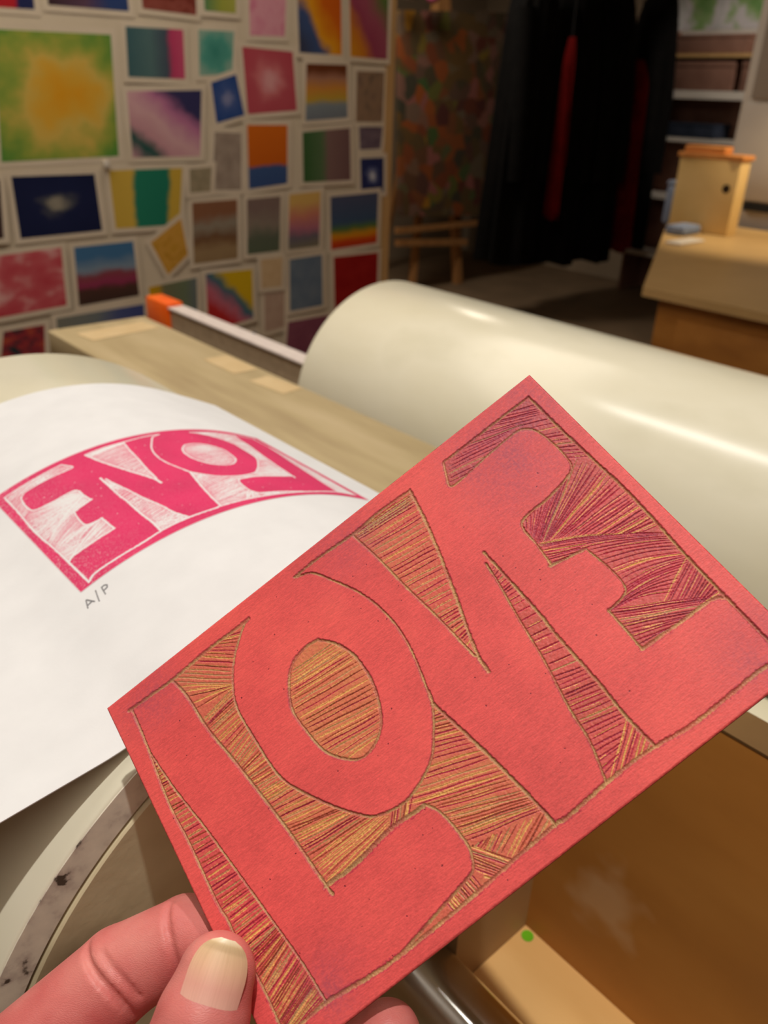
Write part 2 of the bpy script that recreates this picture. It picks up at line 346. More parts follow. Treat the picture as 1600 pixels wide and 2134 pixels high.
GROOVES = [[[[116.12,4.91],[128.67,5.14],[136.99,5.2],[145.39,5.35]],0.55,0.5,0],[[[145.39,5.35],[145.5,21.15],[146.22,39.57],[146.21,49.9],[145.47,65.42],[145.26,78.61],[145.13,91.05],[145.07,97.73]],0.62,0.55,0],[[[116.12,4.91],[114.4,8.59],[113.24,11.94],[116.69,12.41],[127.06,11.57],[136.28,11.38],[139.06,12.65],[140.56,15.07],[141.45,21.38],[141.24,27.27],[140.03,29.88],[135.81,31.35],[130.1,32.16],[121.32,32.89],[120.43,40.25],[119.86,46.64]],0.55,0.5,0],[[[119.52,46.68],[124.88,47.94],[128.91,48.75]],0.75,0.5,0],[[[128.91,48.75],[129.96,56.19],[129.84,61.81],[128.03,63.73],[123.23,64.38]],0.5,0.45,0],[[[122.89,64.26],[122.94,69.43],[122.75,76.03]],0.6,0.45,0],[[[122.68,76.11],[134.23,76.66],[142.32,76.93],[145.26,78.61]],0.8,0.5,0],[[[145.07,97.73],[140.9,95.4],[130.08,95.45],[119.4,95.49],[110.18,94.31],[100.3,93.96],[85.81,94.69],[82.1,94.41],[70.46,94.83],[64.57,95.22],[50.92,95.79],[39.47,95.97],[31.37,95.83],[24.31,95.14],[16.77,94.28],[9.29,94.57],[4.54,94.25]],0.75,0.5,0],[[[64.34,4.35],[72.24,4.15],[84.32,5.0],[94.62,4.69],[104.07,5.35]],0.65,0.5,0],[[[104.07,5.35],[101.54,18.03],[97.61,32.33],[95.18,40.42],[92.49,48.88],[91.21,54.14],[91.04,58.06]],0.75,0.55,0],[[[84.16,5.23],[86.01,15.91],[87.37,27.15],[89.2,39.25],[90.52,51.47],[91.08,53.13]],0.6,0.5,0],[[[108.81,32.98],[109.26,43.62],[109.66,54.36],[109.45,61.56],[109.93,75.24],[109.76,85.58],[110.48,94.27]],0.65,0.5,0],[[[107.37,35.68],[106.7,41.97],[105.05,51.85],[103.3,64.42],[100.87,76.53],[99.8,85.05],[97.0,93.84]],0.55,0.5,0],[[[64.86,4.6],[69.07,6.71],[72.61,12.54],[76.28,19.61],[78.42,26.65],[79.34,34.0],[78.85,40.65],[77.69,46.56],[76.16,52.46],[75.34,55.66]],0.5,0.5,1],[[[76.39,52.78],[75.34,55.66],[72.3,60.43],[67.39,66.14],[60.66,69.38],[55.63,70.3],[49.08,68.83],[45.45,66.0],[39.45,58.27],[33.34,47.09],[32.21,33.85],[32.25,24.35],[34.52,17.98],[38.82,11.8],[44.71,6.66],[47.39,5.55]],0.55,0.5,1],[[[60.05,23.22],[63.62,27.39],[65.93,33.25],[66.12,40.14],[64.96,45.65],[62.34,51.21],[58.57,54.46],[53.73,55.57],[49.94,53.35],[46.3,48.25],[44.97,40.97],[44.62,34.83],[46.78,29.36],[50.3,24.79],[55.19,22.96],[60.05,23.22]],0.6,0.5,1],[[[47.39,5.55],[40.97,5.55],[32.98,5.32],[20.34,5.84],[12.27,5.4],[5.33,5.03]],0.7,0.5,0],[[[6.31,5.77],[6.04,12.48],[5.54,18.83]],0.6,0.5,0],[[[5.54,18.83],[5.15,22.06],[4.15,34.48],[4.48,45.08],[4.2,61.24],[4.68,66.33],[4.54,73.79],[5.23,82.44],[4.91,91.43],[4.54,94.25]],0.55,0.5,0],[[[5.66,19.22],[7.23,31.46],[9.84,44.4],[11.92,57.02],[14.45,73.24],[16.17,84.66],[16.97,94.41]],0.5,0.5,0],[[[20.28,5.95],[21.85,12.59],[22.59,23.61],[24.74,35.19],[26.83,47.91],[28.44,59.54],[29.96,74.81],[30.22,76.59]],0.7,0.55,0],[[[29.72,74.28],[38.59,74.41],[49.92,73.06],[56.57,73.45],[59.82,73.54]],0.95,0.55,0],[[[59.95,73.36],[61.72,76.05],[62.72,79.71],[63.18,84.19],[63.09,87.46],[61.24,91.17],[57.54,92.25],[50.37,93.57],[40.95,95.23],[37.51,95.84]],0.6,0.5,0],[[[75.34,55.66],[77.15,64.06],[78.88,72.53],[80.36,81.06],[81.63,89.26],[82.16,94.34]],0.7,0.55,0]]
HATCH = [["E",[[116.12,4.91],[145.39,5.35],[145.5,21.15],[146.22,39.57],[146.21,49.9],[145.47,65.42],[145.26,78.61],[142.32,76.93],[134.23,76.66],[122.75,76.03],[122.89,64.26],[127.78,63.68],[129.84,61.81],[129.96,56.19],[128.91,48.75],[119.86,46.64],[120.43,40.25],[121.32,32.89],[130.1,32.16],[135.81,31.35],[139.94,29.8],[141.24,27.27],[141.45,21.38],[140.56,15.07],[136.28,11.38],[116.69,12.41],[113.24,11.94]],[[[113.37,11.1],[120.22,12.97]],[[119.39,6.37],[133.47,9.7]],[[131.95,5.24],[142.91,11.33]],[[140.17,5.41],[145.49,8.13]]],17,0.8,0],["E",[[116.12,4.91],[145.39,5.35],[145.5,21.15],[146.22,39.57],[146.21,49.9],[145.47,65.42],[145.26,78.61],[142.32,76.93],[134.23,76.66],[122.75,76.03],[122.89,64.26],[127.78,63.68],[129.84,61.81],[129.96,56.19],[128.91,48.75],[119.86,46.64],[120.43,40.25],[121.32,32.89],[130.1,32.16],[135.81,31.35],[139.94,29.8],[141.24,27.27],[141.45,21.38],[140.56,15.07],[136.28,11.38],[116.69,12.41],[113.24,11.94]],[[[137.63,9.67],[145.03,13.79]],[[141.86,17.69],[146.31,20.17]],[[141.91,22.58],[146.84,26.27]],[[141.05,26.53],[145.95,30.53]]],11,0.9,0],["E",[[116.12,4.91],[145.39,5.35],[145.5,21.15],[146.22,39.57],[146.21,49.9],[145.47,65.42],[145.26,78.61],[142.32,76.93],[134.23,76.66],[122.75,76.03],[122.89,64.26],[127.78,63.68],[129.84,61.81],[129.96,56.19],[128.91,48.75],[119.86,46.64],[120.43,40.25],[121.32,32.89],[130.1,32.16],[135.81,31.35],[139.94,29.8],[141.24,27.27],[141.45,21.38],[140.56,15.07],[136.28,11.38],[116.69,12.41],[113.24,11.94]],[[[121.94,32.91],[119.16,37.96]],[[131.86,31.94],[120.38,39.36]],[[141.79,29.09],[123.01,39.93]],[[145.69,36.38],[124.54,40.91]],[[145.96,44.65],[128.61,43.44]],[[145.96,50.7],[135.8,49.37]],[[145.96,55.76],[140.77,54.04]]],40,0.86,0],["E",[[116.12,4.91],[145.39,5.35],[145.5,21.15],[146.22,39.57],[146.21,49.9],[145.47,65.42],[145.26,78.61],[142.32,76.93],[134.23,76.66],[122.75,76.03],[122.89,64.26],[127.78,63.68],[129.84,61.81],[129.96,56.19],[128.91,48.75],[119.86,46.64],[120.43,40.25],[121.32,32.89],[130.1,32.16],[135.81,31.35],[139.94,29.8],[141.24,27.27],[141.45,21.38],[140.56,15.07],[136.28,11.38],[116.69,12.41],[113.24,11.94]],[[[120.33,40.0],[138.22,51.82]],[[120.21,40.91],[146.13,58.06]],[[128.61,49.82],[145.8,60.06]],[[129.29,56.1],[145.72,64.19]],[[129.12,62.3],[144.74,66.06]],[[124.96,64.58],[140.28,66.98]],[[124.07,64.77],[136.46,70.42]]],27,0.9,0.8],["E",[[116.12,4.91],[145.39,5.35],[145.5,21.15],[146.22,39.57],[146.21,49.9],[145.47,65.42],[145.26,78.61],[142.32,76.93],[134.23,76.66],[122.75,76.03],[122.89,64.26],[127.78,63.68],[129.84,61.81],[129.96,56.19],[128.91,48.75],[119.86,46.64],[120.43,40.25],[121.32,32.89],[130.1,32.16],[135.81,31.35],[139.94,29.8],[141.24,27.27],[141.45,21.38],[140.56,15.07],[136.28,11.38],[116.69,12.41],[113.24,11.94]],[[[120.08,41.65],[129.36,47.13]],[[119.84,46.29],[124.88,47.94]]],6,0.5,0],["E",[[116.12,4.91],[145.39,5.35],[145.5,21.15],[146.22,39.57],[146.21,49.9],[145.47,65.42],[145.26,78.61],[142.32,76.93],[134.23,76.66],[122.75,76.03],[122.89,64.26],[127.78,63.68],[129.84,61.81],[129.96,56.19],[128.91,48.75],[119.86,46.64],[120.43,40.25],[121.32,32.89],[130.1,32.16],[135.81,31.35],[139.94,29.8],[141.24,27.27],[141.45,21.38],[140.56,15.07],[136.28,11.38],[116.69,12.41],[113.24,11.94]],[[[144.98,65.47],[134.83,69.83]],[[145.16,71.1],[139.18,73.73]],[[145.17,77.2],[142.0,76.81]]],14,0.95,0],["E",[[116.12,4.91],[145.39,5.35],[145.5,21.15],[146.22,39.57],[146.21,49.9],[145.47,65.42],[145.26,78.61],[142.32,76.93],[134.23,76.66],[122.75,76.03],[122.89,64.26],[127.78,63.68],[129.84,61.81],[129.96,56.19],[128.91,48.75],[119.86,46.64],[120.43,40.25],[121.32,32.89],[130.1,32.16],[135.81,31.35],[139.94,29.8],[141.24,27.27],[141.45,21.38],[140.56,15.07],[136.28,11.38],[116.69,12.41],[113.24,11.94]],[[[123.9,64.62],[142.39,75.63]],[[123.32,68.99],[138.03,76.52]],[[122.87,75.25],[129.28,76.03]]],12,0.9,0],["V",[[104.27,5.53],[84.16,5.23],[87.37,27.15],[89.2,39.25],[91.18,52.6],[92.49,48.88],[95.18,40.42],[97.61,32.33],[101.54,18.03]],[[[84.87,4.93],[104.14,6.18]],[[84.67,6.97],[102.56,9.32]],[[86.78,21.84],[98.8,24.22]],[[89.45,39.13],[95.04,39.98]],[[90.81,49.7],[92.85,49.01]]],44,0.5,0],["W",[[108.81,32.98],[109.26,43.62],[109.66,54.36],[109.45,61.56],[109.93,75.24],[109.76,85.58],[110.48,94.27],[100.3,93.96],[96.87,94.0],[99.8,85.05],[100.87,76.53],[103.3,64.42],[105.05,51.85],[106.7,41.97]],[[[107.35,37.52],[109.29,36.64]],[[105.87,46.96],[109.33,47.41]],[[102.96,68.24],[110.48,70.51]],[[100.6,79.75],[110.33,82.36]],[[97.12,92.91],[99.72,92.26]]],42,0.75,0],["W",[[109.76,85.58],[110.73,94.45],[100.17,94.11],[96.49,93.97]],[[[109.47,85.76],[97.62,93.91]],[[110.15,88.94],[101.89,94.48]],[[110.35,93.66],[107.65,94.87]]],8,0.4,0],["O",[[60.05,23.22],[63.62,27.39],[65.93,33.25],[66.12,40.14],[64.96,45.65],[62.34,51.21],[58.57,54.46],[53.73,55.57],[49.94,53.35],[46.3,48.25],[44.97,40.97],[44.62,34.83],[46.78,29.36],[50.3,24.79],[55.19,22.96]],[[[48.87,25.27],[67.35,26.61]],[[44.87,31.64],[71.27,34.93]],[[44.28,42.53],[66.0,47.04]],[[46.39,53.44],[60.98,54.25]]],27,0.25,0],["L",[[47.39,5.55],[20.34,5.84],[21.85,12.59],[22.28,18.36],[34.23,19.04],[38.82,11.8]],[[[40.54,5.71],[44.45,6.8]],[[32.29,5.96],[38.93,11.89]],[[21.22,7.02],[34.86,18.24]],[[22.89,19.62],[34.12,18.95]]],20,0.55,0],["L",[[22.28,18.36],[34.36,18.82],[32.21,33.85],[33.34,47.09],[39.45,58.27],[45.45,66.0],[51.37,70.57],[49.54,73.18],[38.59,74.41],[29.96,74.81]],[[[22.39,20.5],[34.0,18.87]],[[23.27,26.12],[32.6,25.4]],[[25.21,36.56],[32.14,34.24]],[[25.84,42.1],[34.45,43.31]],[[27.47,49.62],[36.12,50.5]],[[28.18,58.29],[43.48,62.35]],[[28.85,66.62],[49.83,68.17]],[[30.78,74.87],[53.12,71.8]]],64,0.32,0],["L",[[51.1,70.12],[60.59,69.87],[59.95,73.36],[49.92,73.06]],[[[49.54,73.18],[52.28,69.9]],[[55.53,73.5],[59.0,70.06]]],7,0.8,0],["L",[[75.34,55.66],[81.8,90.75],[63.52,86.9],[59.95,73.36],[56.28,71.42]],[[[73.99,57.1],[77.07,58.0]],[[69.28,62.54],[78.66,66.73]],[[57.53,69.67],[81.66,77.79]],[[62.16,78.17],[82.19,85.99]],[[63.4,85.95],[81.67,90.41]]],33,0.5,0],["L",[[63.52,86.9],[81.8,90.75],[82.25,94.4],[70.46,94.83]],[[[66.11,86.97],[64.13,86.83]],[[72.06,88.26],[66.71,90.69]],[[82.9,92.77],[77.0,95.0]]],15,0.5,0],["L",[[63.52,86.9],[70.46,94.83],[63.14,95.31],[61.24,91.17]],[[[64.13,86.83],[70.64,94.95]],[[62.63,89.71],[66.96,95.65]],[[60.25,91.94],[62.63,95.44]]],11,0.9,0],["L",[[61.24,91.17],[63.14,95.31],[50.92,95.79],[49.55,93.38]],[[[60.21,90.71],[60.84,95.64]],[[51.34,92.82],[52.0,96.16]]],12,0.6,0],["S",[[5.54,18.83],[7.23,31.46],[9.84,44.4],[11.92,57.02],[14.45,73.24],[16.17,84.66],[16.97,94.41],[9.29,94.57],[4.34,94.13],[5.23,82.44],[4.54,73.79],[4.68,66.33],[4.2,61.24],[4.48,45.08],[4.15,34.48],[5.15,22.06]],[[[4.73,21.6],[6.15,22.03]],[[4.68,29.04],[7.92,29.6]],[[4.82,46.14],[11.22,47.16]],[[4.69,62.46],[16.2,63.16]],[[4.54,74.03],[18.62,73.54]],[[5.13,82.6],[17.99,77.97]],[[4.71,91.31],[18.3,86.37]],[[10.93,94.6],[18.37,93.74]]],92,0.5,0]]


NU, NV = 1080, 720
BW, BH = 150.0, 100.0
gu = (np.arange(NU + 1) * (BW / NU)).astype(np.float32)
gv = (np.arange(NV + 1) * (BH / NV)).astype(np.float32)

def vnoise(nu, nv, seed):
    r = np.random.default_rng(seed)
    g = r.random((nv + 2, nu + 2)).astype(np.float32)
    x = np.linspace(0, nu, NU + 1); y = np.linspace(0, nv, NV + 1)
    xi = x.astype(int); yi = y.astype(int); fx = (x - xi).astype(np.float32); fy = (y - yi).astype(np.float32)
    fx = fx*fx*(3-2*fx); fy = fy*fy*(3-2*fy)
    a = g[yi][:, xi]; b = g[yi][:, xi+1]; c = g[yi+1][:, xi]; d = g[yi+1][:, xi+1]
    return (a*(1-fx)+b*fx)*(1-fy)[:, None] + (c*(1-fx)+d*fx)*fy[:, None]

def inside(poly, uu, vv):
    res = np.zeros(uu.shape, bool); n = len(poly)
    for i in range(n):
        x0, y0 = poly[i]; x1, y1 = poly[(i+1) % n]
        if y0 == y1: continue
        c = (y0 > vv) != (y1 > vv)
        res ^= c & (uu < (x1-x0)*(vv-y0)/(y1-y0)+x0)
    return res

def smooth_line(p, k=6):
    p = [np.array(q, float) for q in p]; out = []
    for i in range(len(p)-1):
        a = p[i-1] if i else 2*p[0]-p[1]; b = p[i]; c = p[i+1]; d = p[i+2] if i+2 < len(p) else 2*p[-1]-p[-2]
        for t in np.arange(0, 1, 1.0/k):
            out.append(0.5*((2*b)+(-a+c)*t+(2*a-5*b+4*c-d)*t*t+(-a+3*b-3*c+d)*t**3))
    out.append(p[-1])
    return out

rough = vnoise(300, 200, 1); rough2 = vnoise(640, 430, 2); broad = vnoise(14, 9, 3); cloudv = vnoise(60, 40, 5)
depth = np.zeros((NV + 1, NU + 1), np.float32)
col = np.zeros((NV + 1, NU + 1, 3), np.float32)
groove = np.zeros((NV + 1, NU + 1), np.float32)      # how much a cut removes the ink (for the print)
C_INK = np.array(lin((226, 86, 84)), np.float32)
C_RAW = np.array(lin((188, 140, 96)), np.float32)
C_YEL = np.array(lin((216, 162, 92)), np.float32)
C_MAR = np.array(lin((146, 36, 56)), np.float32)
C_BRN = np.array(lin((140, 62, 44)), np.float32)
C_PNK = np.array(lin((214, 84, 88)), np.float32)
streak = vnoise(90, 620, 4) if False else None
col[:] = C_INK

def carve(pts, hw, dep, color, wob=0.35, ends=True, edge=None, taper=True, vary=0.0):
    pts = [np.array(p, np.float32) for p in pts]
    n = len(pts) - 1
    for i in range(n):
        a, b = pts[i], pts[i+1]
        lo = np.minimum(a, b) - hw*1.8; hi = np.maximum(a, b) + hw*1.8
        i0 = max(0, int(lo[0]/BW*NU)); i1 = min(NU+1, int(hi[0]/BW*NU)+2)
        j0 = max(0, int(lo[1]/BH*NV)); j1 = min(NV+1, int(hi[1]/BH*NV)+2)
        if i1 <= i0 or j1 <= j0: continue
        U = gu[i0:i1][None, :]; V = gv[j0:j1][:, None]
        d = b - a; L2 = float(d@d) + 1e-9
        t = np.clip(((U-a[0])*d[0] + (V-a[1])*d[1]) / L2, 0, 1)
        dist = np.hypot(U-(a[0]+t*d[0]), V-(a[1]+t*d[1]))
        w = hw * (1 + wob*(rough[j0:j1, i0:i1]-0.5)*2)
        if taper:
            s = (i + t) / n
            w = w * np.clip(np.minimum(s, 1-s)*5 + 0.35, 0, 1)
        q = dist / np.maximum(w, 1e-4)
        pr = np.clip(1 - q*q, 0, 1) * dep * (0.8 + 0.4*rough2[j0:j1, i0:i1])
        D0 = depth[j0:j1, i0:i1]
        m = pr > D0 + 0.02
        k = np.clip(pr/dep*2.2, 0, 1)[..., None]
        cc = color[None, None]*(0.82+0.36*rough2[j0:j1, i0:i1][..., None])
        if vary:
            kv = np.clip((cloudv[j0:j1, i0:i1]-0.35)*2.5, 0, 1)[..., None]*vary
            cc = cc*(1-kv) + (C_MAR*1.6)[None, None]*kv
        cur = col[j0:j1, i0:i1]
        cur[m] = (cur*(1-k) + cc*k)[m]
        if edge is not None:
            em = (q > 0.75) & (q < 1.35) & (D0 < 0.05)
            cur[em] = (0.45*cur + 0.55*edge)[em]
        depth[j0:j1, i0:i1] = np.maximum(D0, pr)
        groove[j0:j1, i0:i1] = np.maximum(groove[j0:j1, i0:i1], np.clip(1.25 - q, 0, 1))

UU, VV = np.meshgrid(gu, gv)
region = np.full((NV, NU), -1, np.int8)
uc = (gu[:-1]+gu[1:])/2; vc = (gv[:-1]+gv[1:])/2
UC, VC = np.meshgrid(uc, vc)
names = list(CARVED)
FILL = {'E': (212, 88, 86), 'V': (216, 92, 82), 'W': (214, 90, 84), 'O': (216, 112, 84), 'L': (214, 104, 84), 'S': (216, 84, 84)}
inreg = np.zeros((NV+1, NU+1), bool)
for k, nm in enumerate(names):
    mask = inside(CARVED[nm], UU, VV)
    inreg |= mask
    depth[mask] = 0.10 + 0.08*rough[mask]
    base = np.array(lin(FILL[nm]), np.float32)
    m2 = np.clip((broad*0.6+rough*0.4-0.42)*3, 0, 1)[mask][:, None]
    col[mask] = base*(0.85+0.3*rough2[mask][:, None])*(1-0.25*m2) + C_YEL*0.25*m2*(0.25 if nm in 'EW' else 1.0)
    region[inside(CARVED[nm], UC, VC)] = k

# hatched gouge cuts
for reg, poly, keys, n, pm, bow in HATCH:
    ks = np.array(keys, float)
    P0 = np.array(poly, float)
    for i in range(n):
        f = (i + 0.5 + random.uniform(-0.2, 0.2)) / n * (len(ks)-1)
        f = min(max(f, 0), len(ks)-1.0001); a = int(f); t = f-a
        l = ks[a]*(1-t) + ks[a+1]*t
        d = l[1]-l[0]; L = np.hypot(*d); nrm = np.array([-d[1], d[0]])/max(L, 1e-6)
        d = d/max(L, 1e-6)
        ext = 1.2 if reg[0] == 'E' else 2.5
        s = np.arange(-ext, L+ext, 0.25)
        cx = l[0][0]+d[0]*s; cy = l[0][1]+d[1]*s
        if bow:
            q = np.clip(s/max(L, 1e-6), -0.2, 1.2); cx = cx+nrm[0]*bow*4*q*(1-q)*-1; cy = cy+nrm[1]*bow*4*q*(1-q)*-1
        ok = inside(poly, cx, cy) & inside(CARVED[reg[0]], cx, cy)
        # longest run inside near the middle of the key line
        runs = []; st0 = None
        for j, o in enumerate(list(ok)+[False]):
            if o and st0 is None: st0 = j
            if not o and st0 is not None: runs.append((st0, j-1)); st0 = None
        if not runs: continue
        r = max(runs, key=lambda q: q[1]-q[0])
        if r[1]-r[0] < 2: continue
        jj = np.linspace(r[0], r[1], max(3, min(9, int((r[1]-r[0])/4)+2))).astype(int)
        ph = random.uniform(0, 6)
        pts = [(cx[j]+nrm[0]*0.09*math.sin(ph+j*0.11), cy[j]+nrm[1]*0.09*math.sin(ph+j*0.11)) for j in jj]
        u = random.random()
        hw = random.uniform(0.19, 0.29)
        if u < min(0.92, pm+0.10): c = (C_BRN if reg[0] in 'OLS' and random.random() < 0.6 else C_MAR)*random.uniform(0.9, 1.7)  # maroon and brown stain, kept dark to paint in groove shade
        else: c = (C_YEL if random.random() < 0.6 else C_RAW)*random.uniform(0.85, 1.2)
        carve(pts, hw, random.uniform(0.26, 0.40), c, 0.4)
        # lit edge of the cut, painted as a yellow line mostly on one side
        if random.random() < (0.85 if reg[0] in 'OLSV' else 0.45):
            a0 = random.uniform(0, 0.35); b0 = random.uniform(0.6, 1.0); m0 = len(pts)
            seg = pts[int(a0*m0):max(int(b0*m0), int(a0*m0)+2)]
            if len(seg) >= 2:
                off = (-1 if random.random() < 0.85 else 1)*hw*1.25
                carve([(p[0]+nrm[0]*off, p[1]+nrm[1]*off) for p in seg], 0.16, 0.2, C_YEL*random.uniform(0.9, 1.35), 0.6)

# outline grooves
for pts, hw, dp, sm in GROOVES:
    P0 = smooth_line(pts, 8 if sm else 5)
    c = C_RAW*random.uniform(0.88, 1.1)
    carve(P0, hw*0.74, dp*0.9, c, 0.30, edge=C_MAR*1.6, taper=False, vary=0.5)

# stray nicks and specks of ink
for _ in range(110):
    u = random.uniform(2, 148); v = random.uniform(2, 98); r = random.uniform(0.05, 0.16)
    carve([(u, v), (u+random.uniform(-.1, .1), v+random.uniform(-.1, .1))], r+0.08, 0.05, C_MAR*0.6, 0.4, taper=False)

e = np.minimum.reduce([UU, BW-UU, VV, BH-VV])
depth += 0.35*np.clip(1-e/0.45, 0, 1)**2 * (0.7+0.6*rough)
depth += 0.02*(rough2-0.5)

# ink is uneven: broad clouds, fine grain along the block
cloud = vnoise(7, 5, 21); cloud2 = vnoise(24, 16, 22); grainv = vnoise(60, 460, 23); grain2 = vnoise(200, 600, 25); speck = vnoise(1000, 700, 24)
flat = (~inreg)[..., None]
tone = (0.82 + 0.14*cloud + 0.12*cloud2 + 0.17*(grainv-0.5) + 0.20*(grain2-0.5) + 0.20*(speck-0.5))[..., None]
col *= np.where(flat, tone + 0.05, 0.95)
orange = np.clip((cloud*0.6+cloud2*0.5-0.5)*2, 0, 1)[..., None]*flat
col = col*(1-0.16*orange) + np.array(lin((226, 110, 84)), np.float32)*0.16*orange
for (su, sv, sr) in ((143, 92, 8), (20, 92, 6), (138, 4, 16), (128, 20, 9), (80, 2, 10), (12, 4, 8)):          # grey violet smudges of old ink
    k = np.exp(-((UU-su)**2+(VV-sv)**2)/(2*sr*sr))*0.42*(0.4+0.8*cloud2)*(0.5+rough)
    col = col*(1-k[..., None]) + np.array(lin((150, 70, 92)), np.float32)*k[..., None]

def block_material(name):
    m, nt, b = new_mat(name)
    at = node(nt, 'ShaderNodeAttribute', attribute_name='stain')
    nt.links.new(at.outputs['Color'], b.inputs['Base Color'])
    tc = node(nt, 'ShaderNodeTexCoord')
    mp = node(nt, 'ShaderNodeMapping'); mp.inputs['Scale'].default_value = (900, 2600, 1500)
    nt.links.new(tc.outputs['Object'], mp.inputs[0])
    n = node(nt, 'ShaderNodeTexNoise'); n.inputs['Scale'].default_value = 1.0; n.inputs['Detail'].default_value = 3
    nt.links.new(mp.outputs[0], n.inputs['Vector'])
    bp = node(nt, 'ShaderNodeBump'); bp.inputs['Strength'].default_value = 0.35; bp.inputs['Distance'].default_value = 0.0002
    nt.links.new(n.outputs['Fac'], bp.inputs['Height']); nt.links.new(bp.outputs[0], b.inputs['Normal'])
    b.inputs['Roughness'].default_value = 0.5
    b.inputs['Specular IOR Level'].default_value = 0.35
    return m

M_block = block_material('inked_block')
M_back = noise_mat('block_backing', [(0.3, (150, 60, 58)), (0.7, (172, 74, 70))], 60, 4, 0.7)

BO = Vector((0.0601, 0.1789, 1.45-0.1553))
BU = Vector((0.75808889, -0.29912939, 0.57950224)).normalized()
BV = Vector((-0.06473736, -0.92038506, -0.38561692)); BV = (BV - BU*BV.dot(BU)).normalized()
BN = BV.cross(BU).normalized()
block = empty('carved_block')
tag(block, 'red inked printing block carved with the word LOVE, held in the hand', 'printing block')
block.matrix_world = Matrix(((BU.x, -BV.x, BN.x, BO.x), (BU.y, -BV.y, BN.y, BO.y), (BU.z, -BV.z, BN.z, BO.z), (0, 0, 0, 1)))

VID = np.arange((NU+1)*(NV+1)).reshape(NV+1, NU+1)
QA = np.stack([VID[:-1, :-1], VID[1:, :-1], VID[1:, 1:], VID[:-1, 1:]], -1)
XYZ = np.stack([UU/1000, -VV/1000, -depth/1000], -1).reshape(-1, 3).astype(np.float32)
RGB = np.concatenate([np.clip(col, 0, 1), np.ones(col.shape[:2]+(1,), np.float32)], -1).reshape(-1, 4).astype(np.float32)

def fast_mesh(name, xyz, quads, mat, parent, rgb=None, attr='stain'):
    used, inv = np.unique(quads.reshape(-1), return_inverse=True)
    q = inv.reshape(-1, 4).astype(np.int32)
    me = bpy.data.meshes.new(name)
    me.vertices.add(len(used)); me.vertices.foreach_set('co', np.ascontiguousarray(xyz[used]).ravel())
    me.loops.add(q.size); me.loops.foreach_set('vertex_index', q.ravel())
    me.polygons.add(len(q)); me.polygons.foreach_set('loop_start', np.arange(0, q.size, 4, dtype=np.int32))
    me.polygons.foreach_set('loop_total', np.full(len(q), 4, np.int32))
    me.polygons.foreach_set('use_smooth', np.ones(len(q), bool))
    if rgb is not None:
        a = me.color_attributes.new(attr, 'FLOAT_COLOR', 'POINT')
        a.data.foreach_set('color', np.ascontiguousarray(rgb[used]).ravel())
    me.update(calc_edges=True); me.validate()
    o = bpy.data.objects.new(name, me); COL.objects.link(o)
    me.materials.append(mat)
    if parent: o.parent = parent
    return o

fast_mesh('relief_face', XYZ, QA[region < 0], M_block, block, RGB)
PARTLAB = {'E': 'hatched carving around the arms of the E', 'V': 'hatched triangle inside the V', 'W': 'hatched wedge between V and E',
           'O': 'hatched oval inside the O', 'L': 'hatched ground between L, O and V', 'S': 'hatched wedge beside the L'}
for k, nm in enumerate(names):
    o = fast_mesh('carved_recess', XYZ, QA[region == k], M_block, block, RGB)
    o['label'] = PARTLAB[nm]
t = 0.0032
w, h = BW/1000, BH/1000
mesh_obj('backing', [(0,0,-0.0003),(w,0,-0.0003),(w,-h,-0.0003),(0,-h,-0.0003),(0,0,-t),(w,0,-t),(w,-h,-t),(0,-h,-t)],
         [(4,5,6,7),(0,1,5,4),(1,2,6,5),(2,3,7,6),(3,0,4,7)], M_back, block, loc=(0, 0, 0))

# ------------------------------------------------------------------ sheet of paper with the pink print, bent over the near drum
SC_R, SC_L = 0.070, -0.073
RP = LR + 0.0006
def _profile():
    """cross section of the sheet: it hugs the top of the drum, runs off straight on the right
    and curls up flat on the left"""
    out = {}
    ds = 0.0005
    for sg, s0 in ((1, SC_R), (-1, SC_L)):
        x, z = LX+RP*math.sin(s0/RP), LZ+RP*math.cos(s0/RP); th = s0/RP; k = 0
        th0 = th
        while k < 420:
            out[(sg, k)] = (x, z, th)
            q = k*ds
            if sg > 0: th = th0 + q/0.9
            else: th = th0 + (0.34*min(1.0, q/0.026)) 
            x += sg*ds*math.cos(th); z -= sg*ds*math.sin(th); k += 1
    return out
_PROF = _profile()
def bend(s, off):
    """arc length s from the top of the drum, off = height above the sheet's underside"""
    if SC_L <= s <= SC_R:
        return LX+(RP+off)*math.sin(s/RP), LZ+(RP+off)*math.cos(s/RP)
    sg, s0 = (1, SC_R) if s > SC_R else (-1, SC_L)
    f_ = min(abs(s-s0)/0.0005, 417.9); k = int(f_); t_ = f_-k
    a = _PROF[(sg, k)]; b = _PROF[(sg, k+1)]
    x, z, th = (a[i]*(1-t_)+b[i]*t_ for i in range(3))
    return x+off*math.sin(th), z+off*math.cos(th)

PS0, PS1, PT0, PT1 = -0.205, 0.112, 0.1885, 0.461
sheet = empty('paper_sheet', (LX, (PT0+PT1)/2, LZ+LR))
tag(sheet, 'white paper sheet with a mirrored pink LOVE print, bent over the cream drum', 'paper')
v = []; f = []
ns, ntt = 110, 8
for side in (0.0, 0.00035):
    for i in range(ns+1):
        s = PS0+(PS1-PS0)*i/ns
        x, z = bend(s, side)
        for j in range(ntt+1): v.append((x, PT0+(PT1-PT0)*j/ntt, z))
N1 = (ns+1)*(ntt+1)
for i in range(ns):
    for j in range(ntt):
        a = i*(ntt+1)+j; b = a+ntt+1
        f.append((a, a+1, b+1, b)); f.append((N1+a, N1+b, N1+b+1, N1+a+1))
for i in range(ns):
    for j in (0, ntt):
        a = i*(ntt+1)+j; b = a+ntt+1
        f.append((a, b, N1+b, N1+a) if j == 0 else (a, N1+a, N1+b, b))
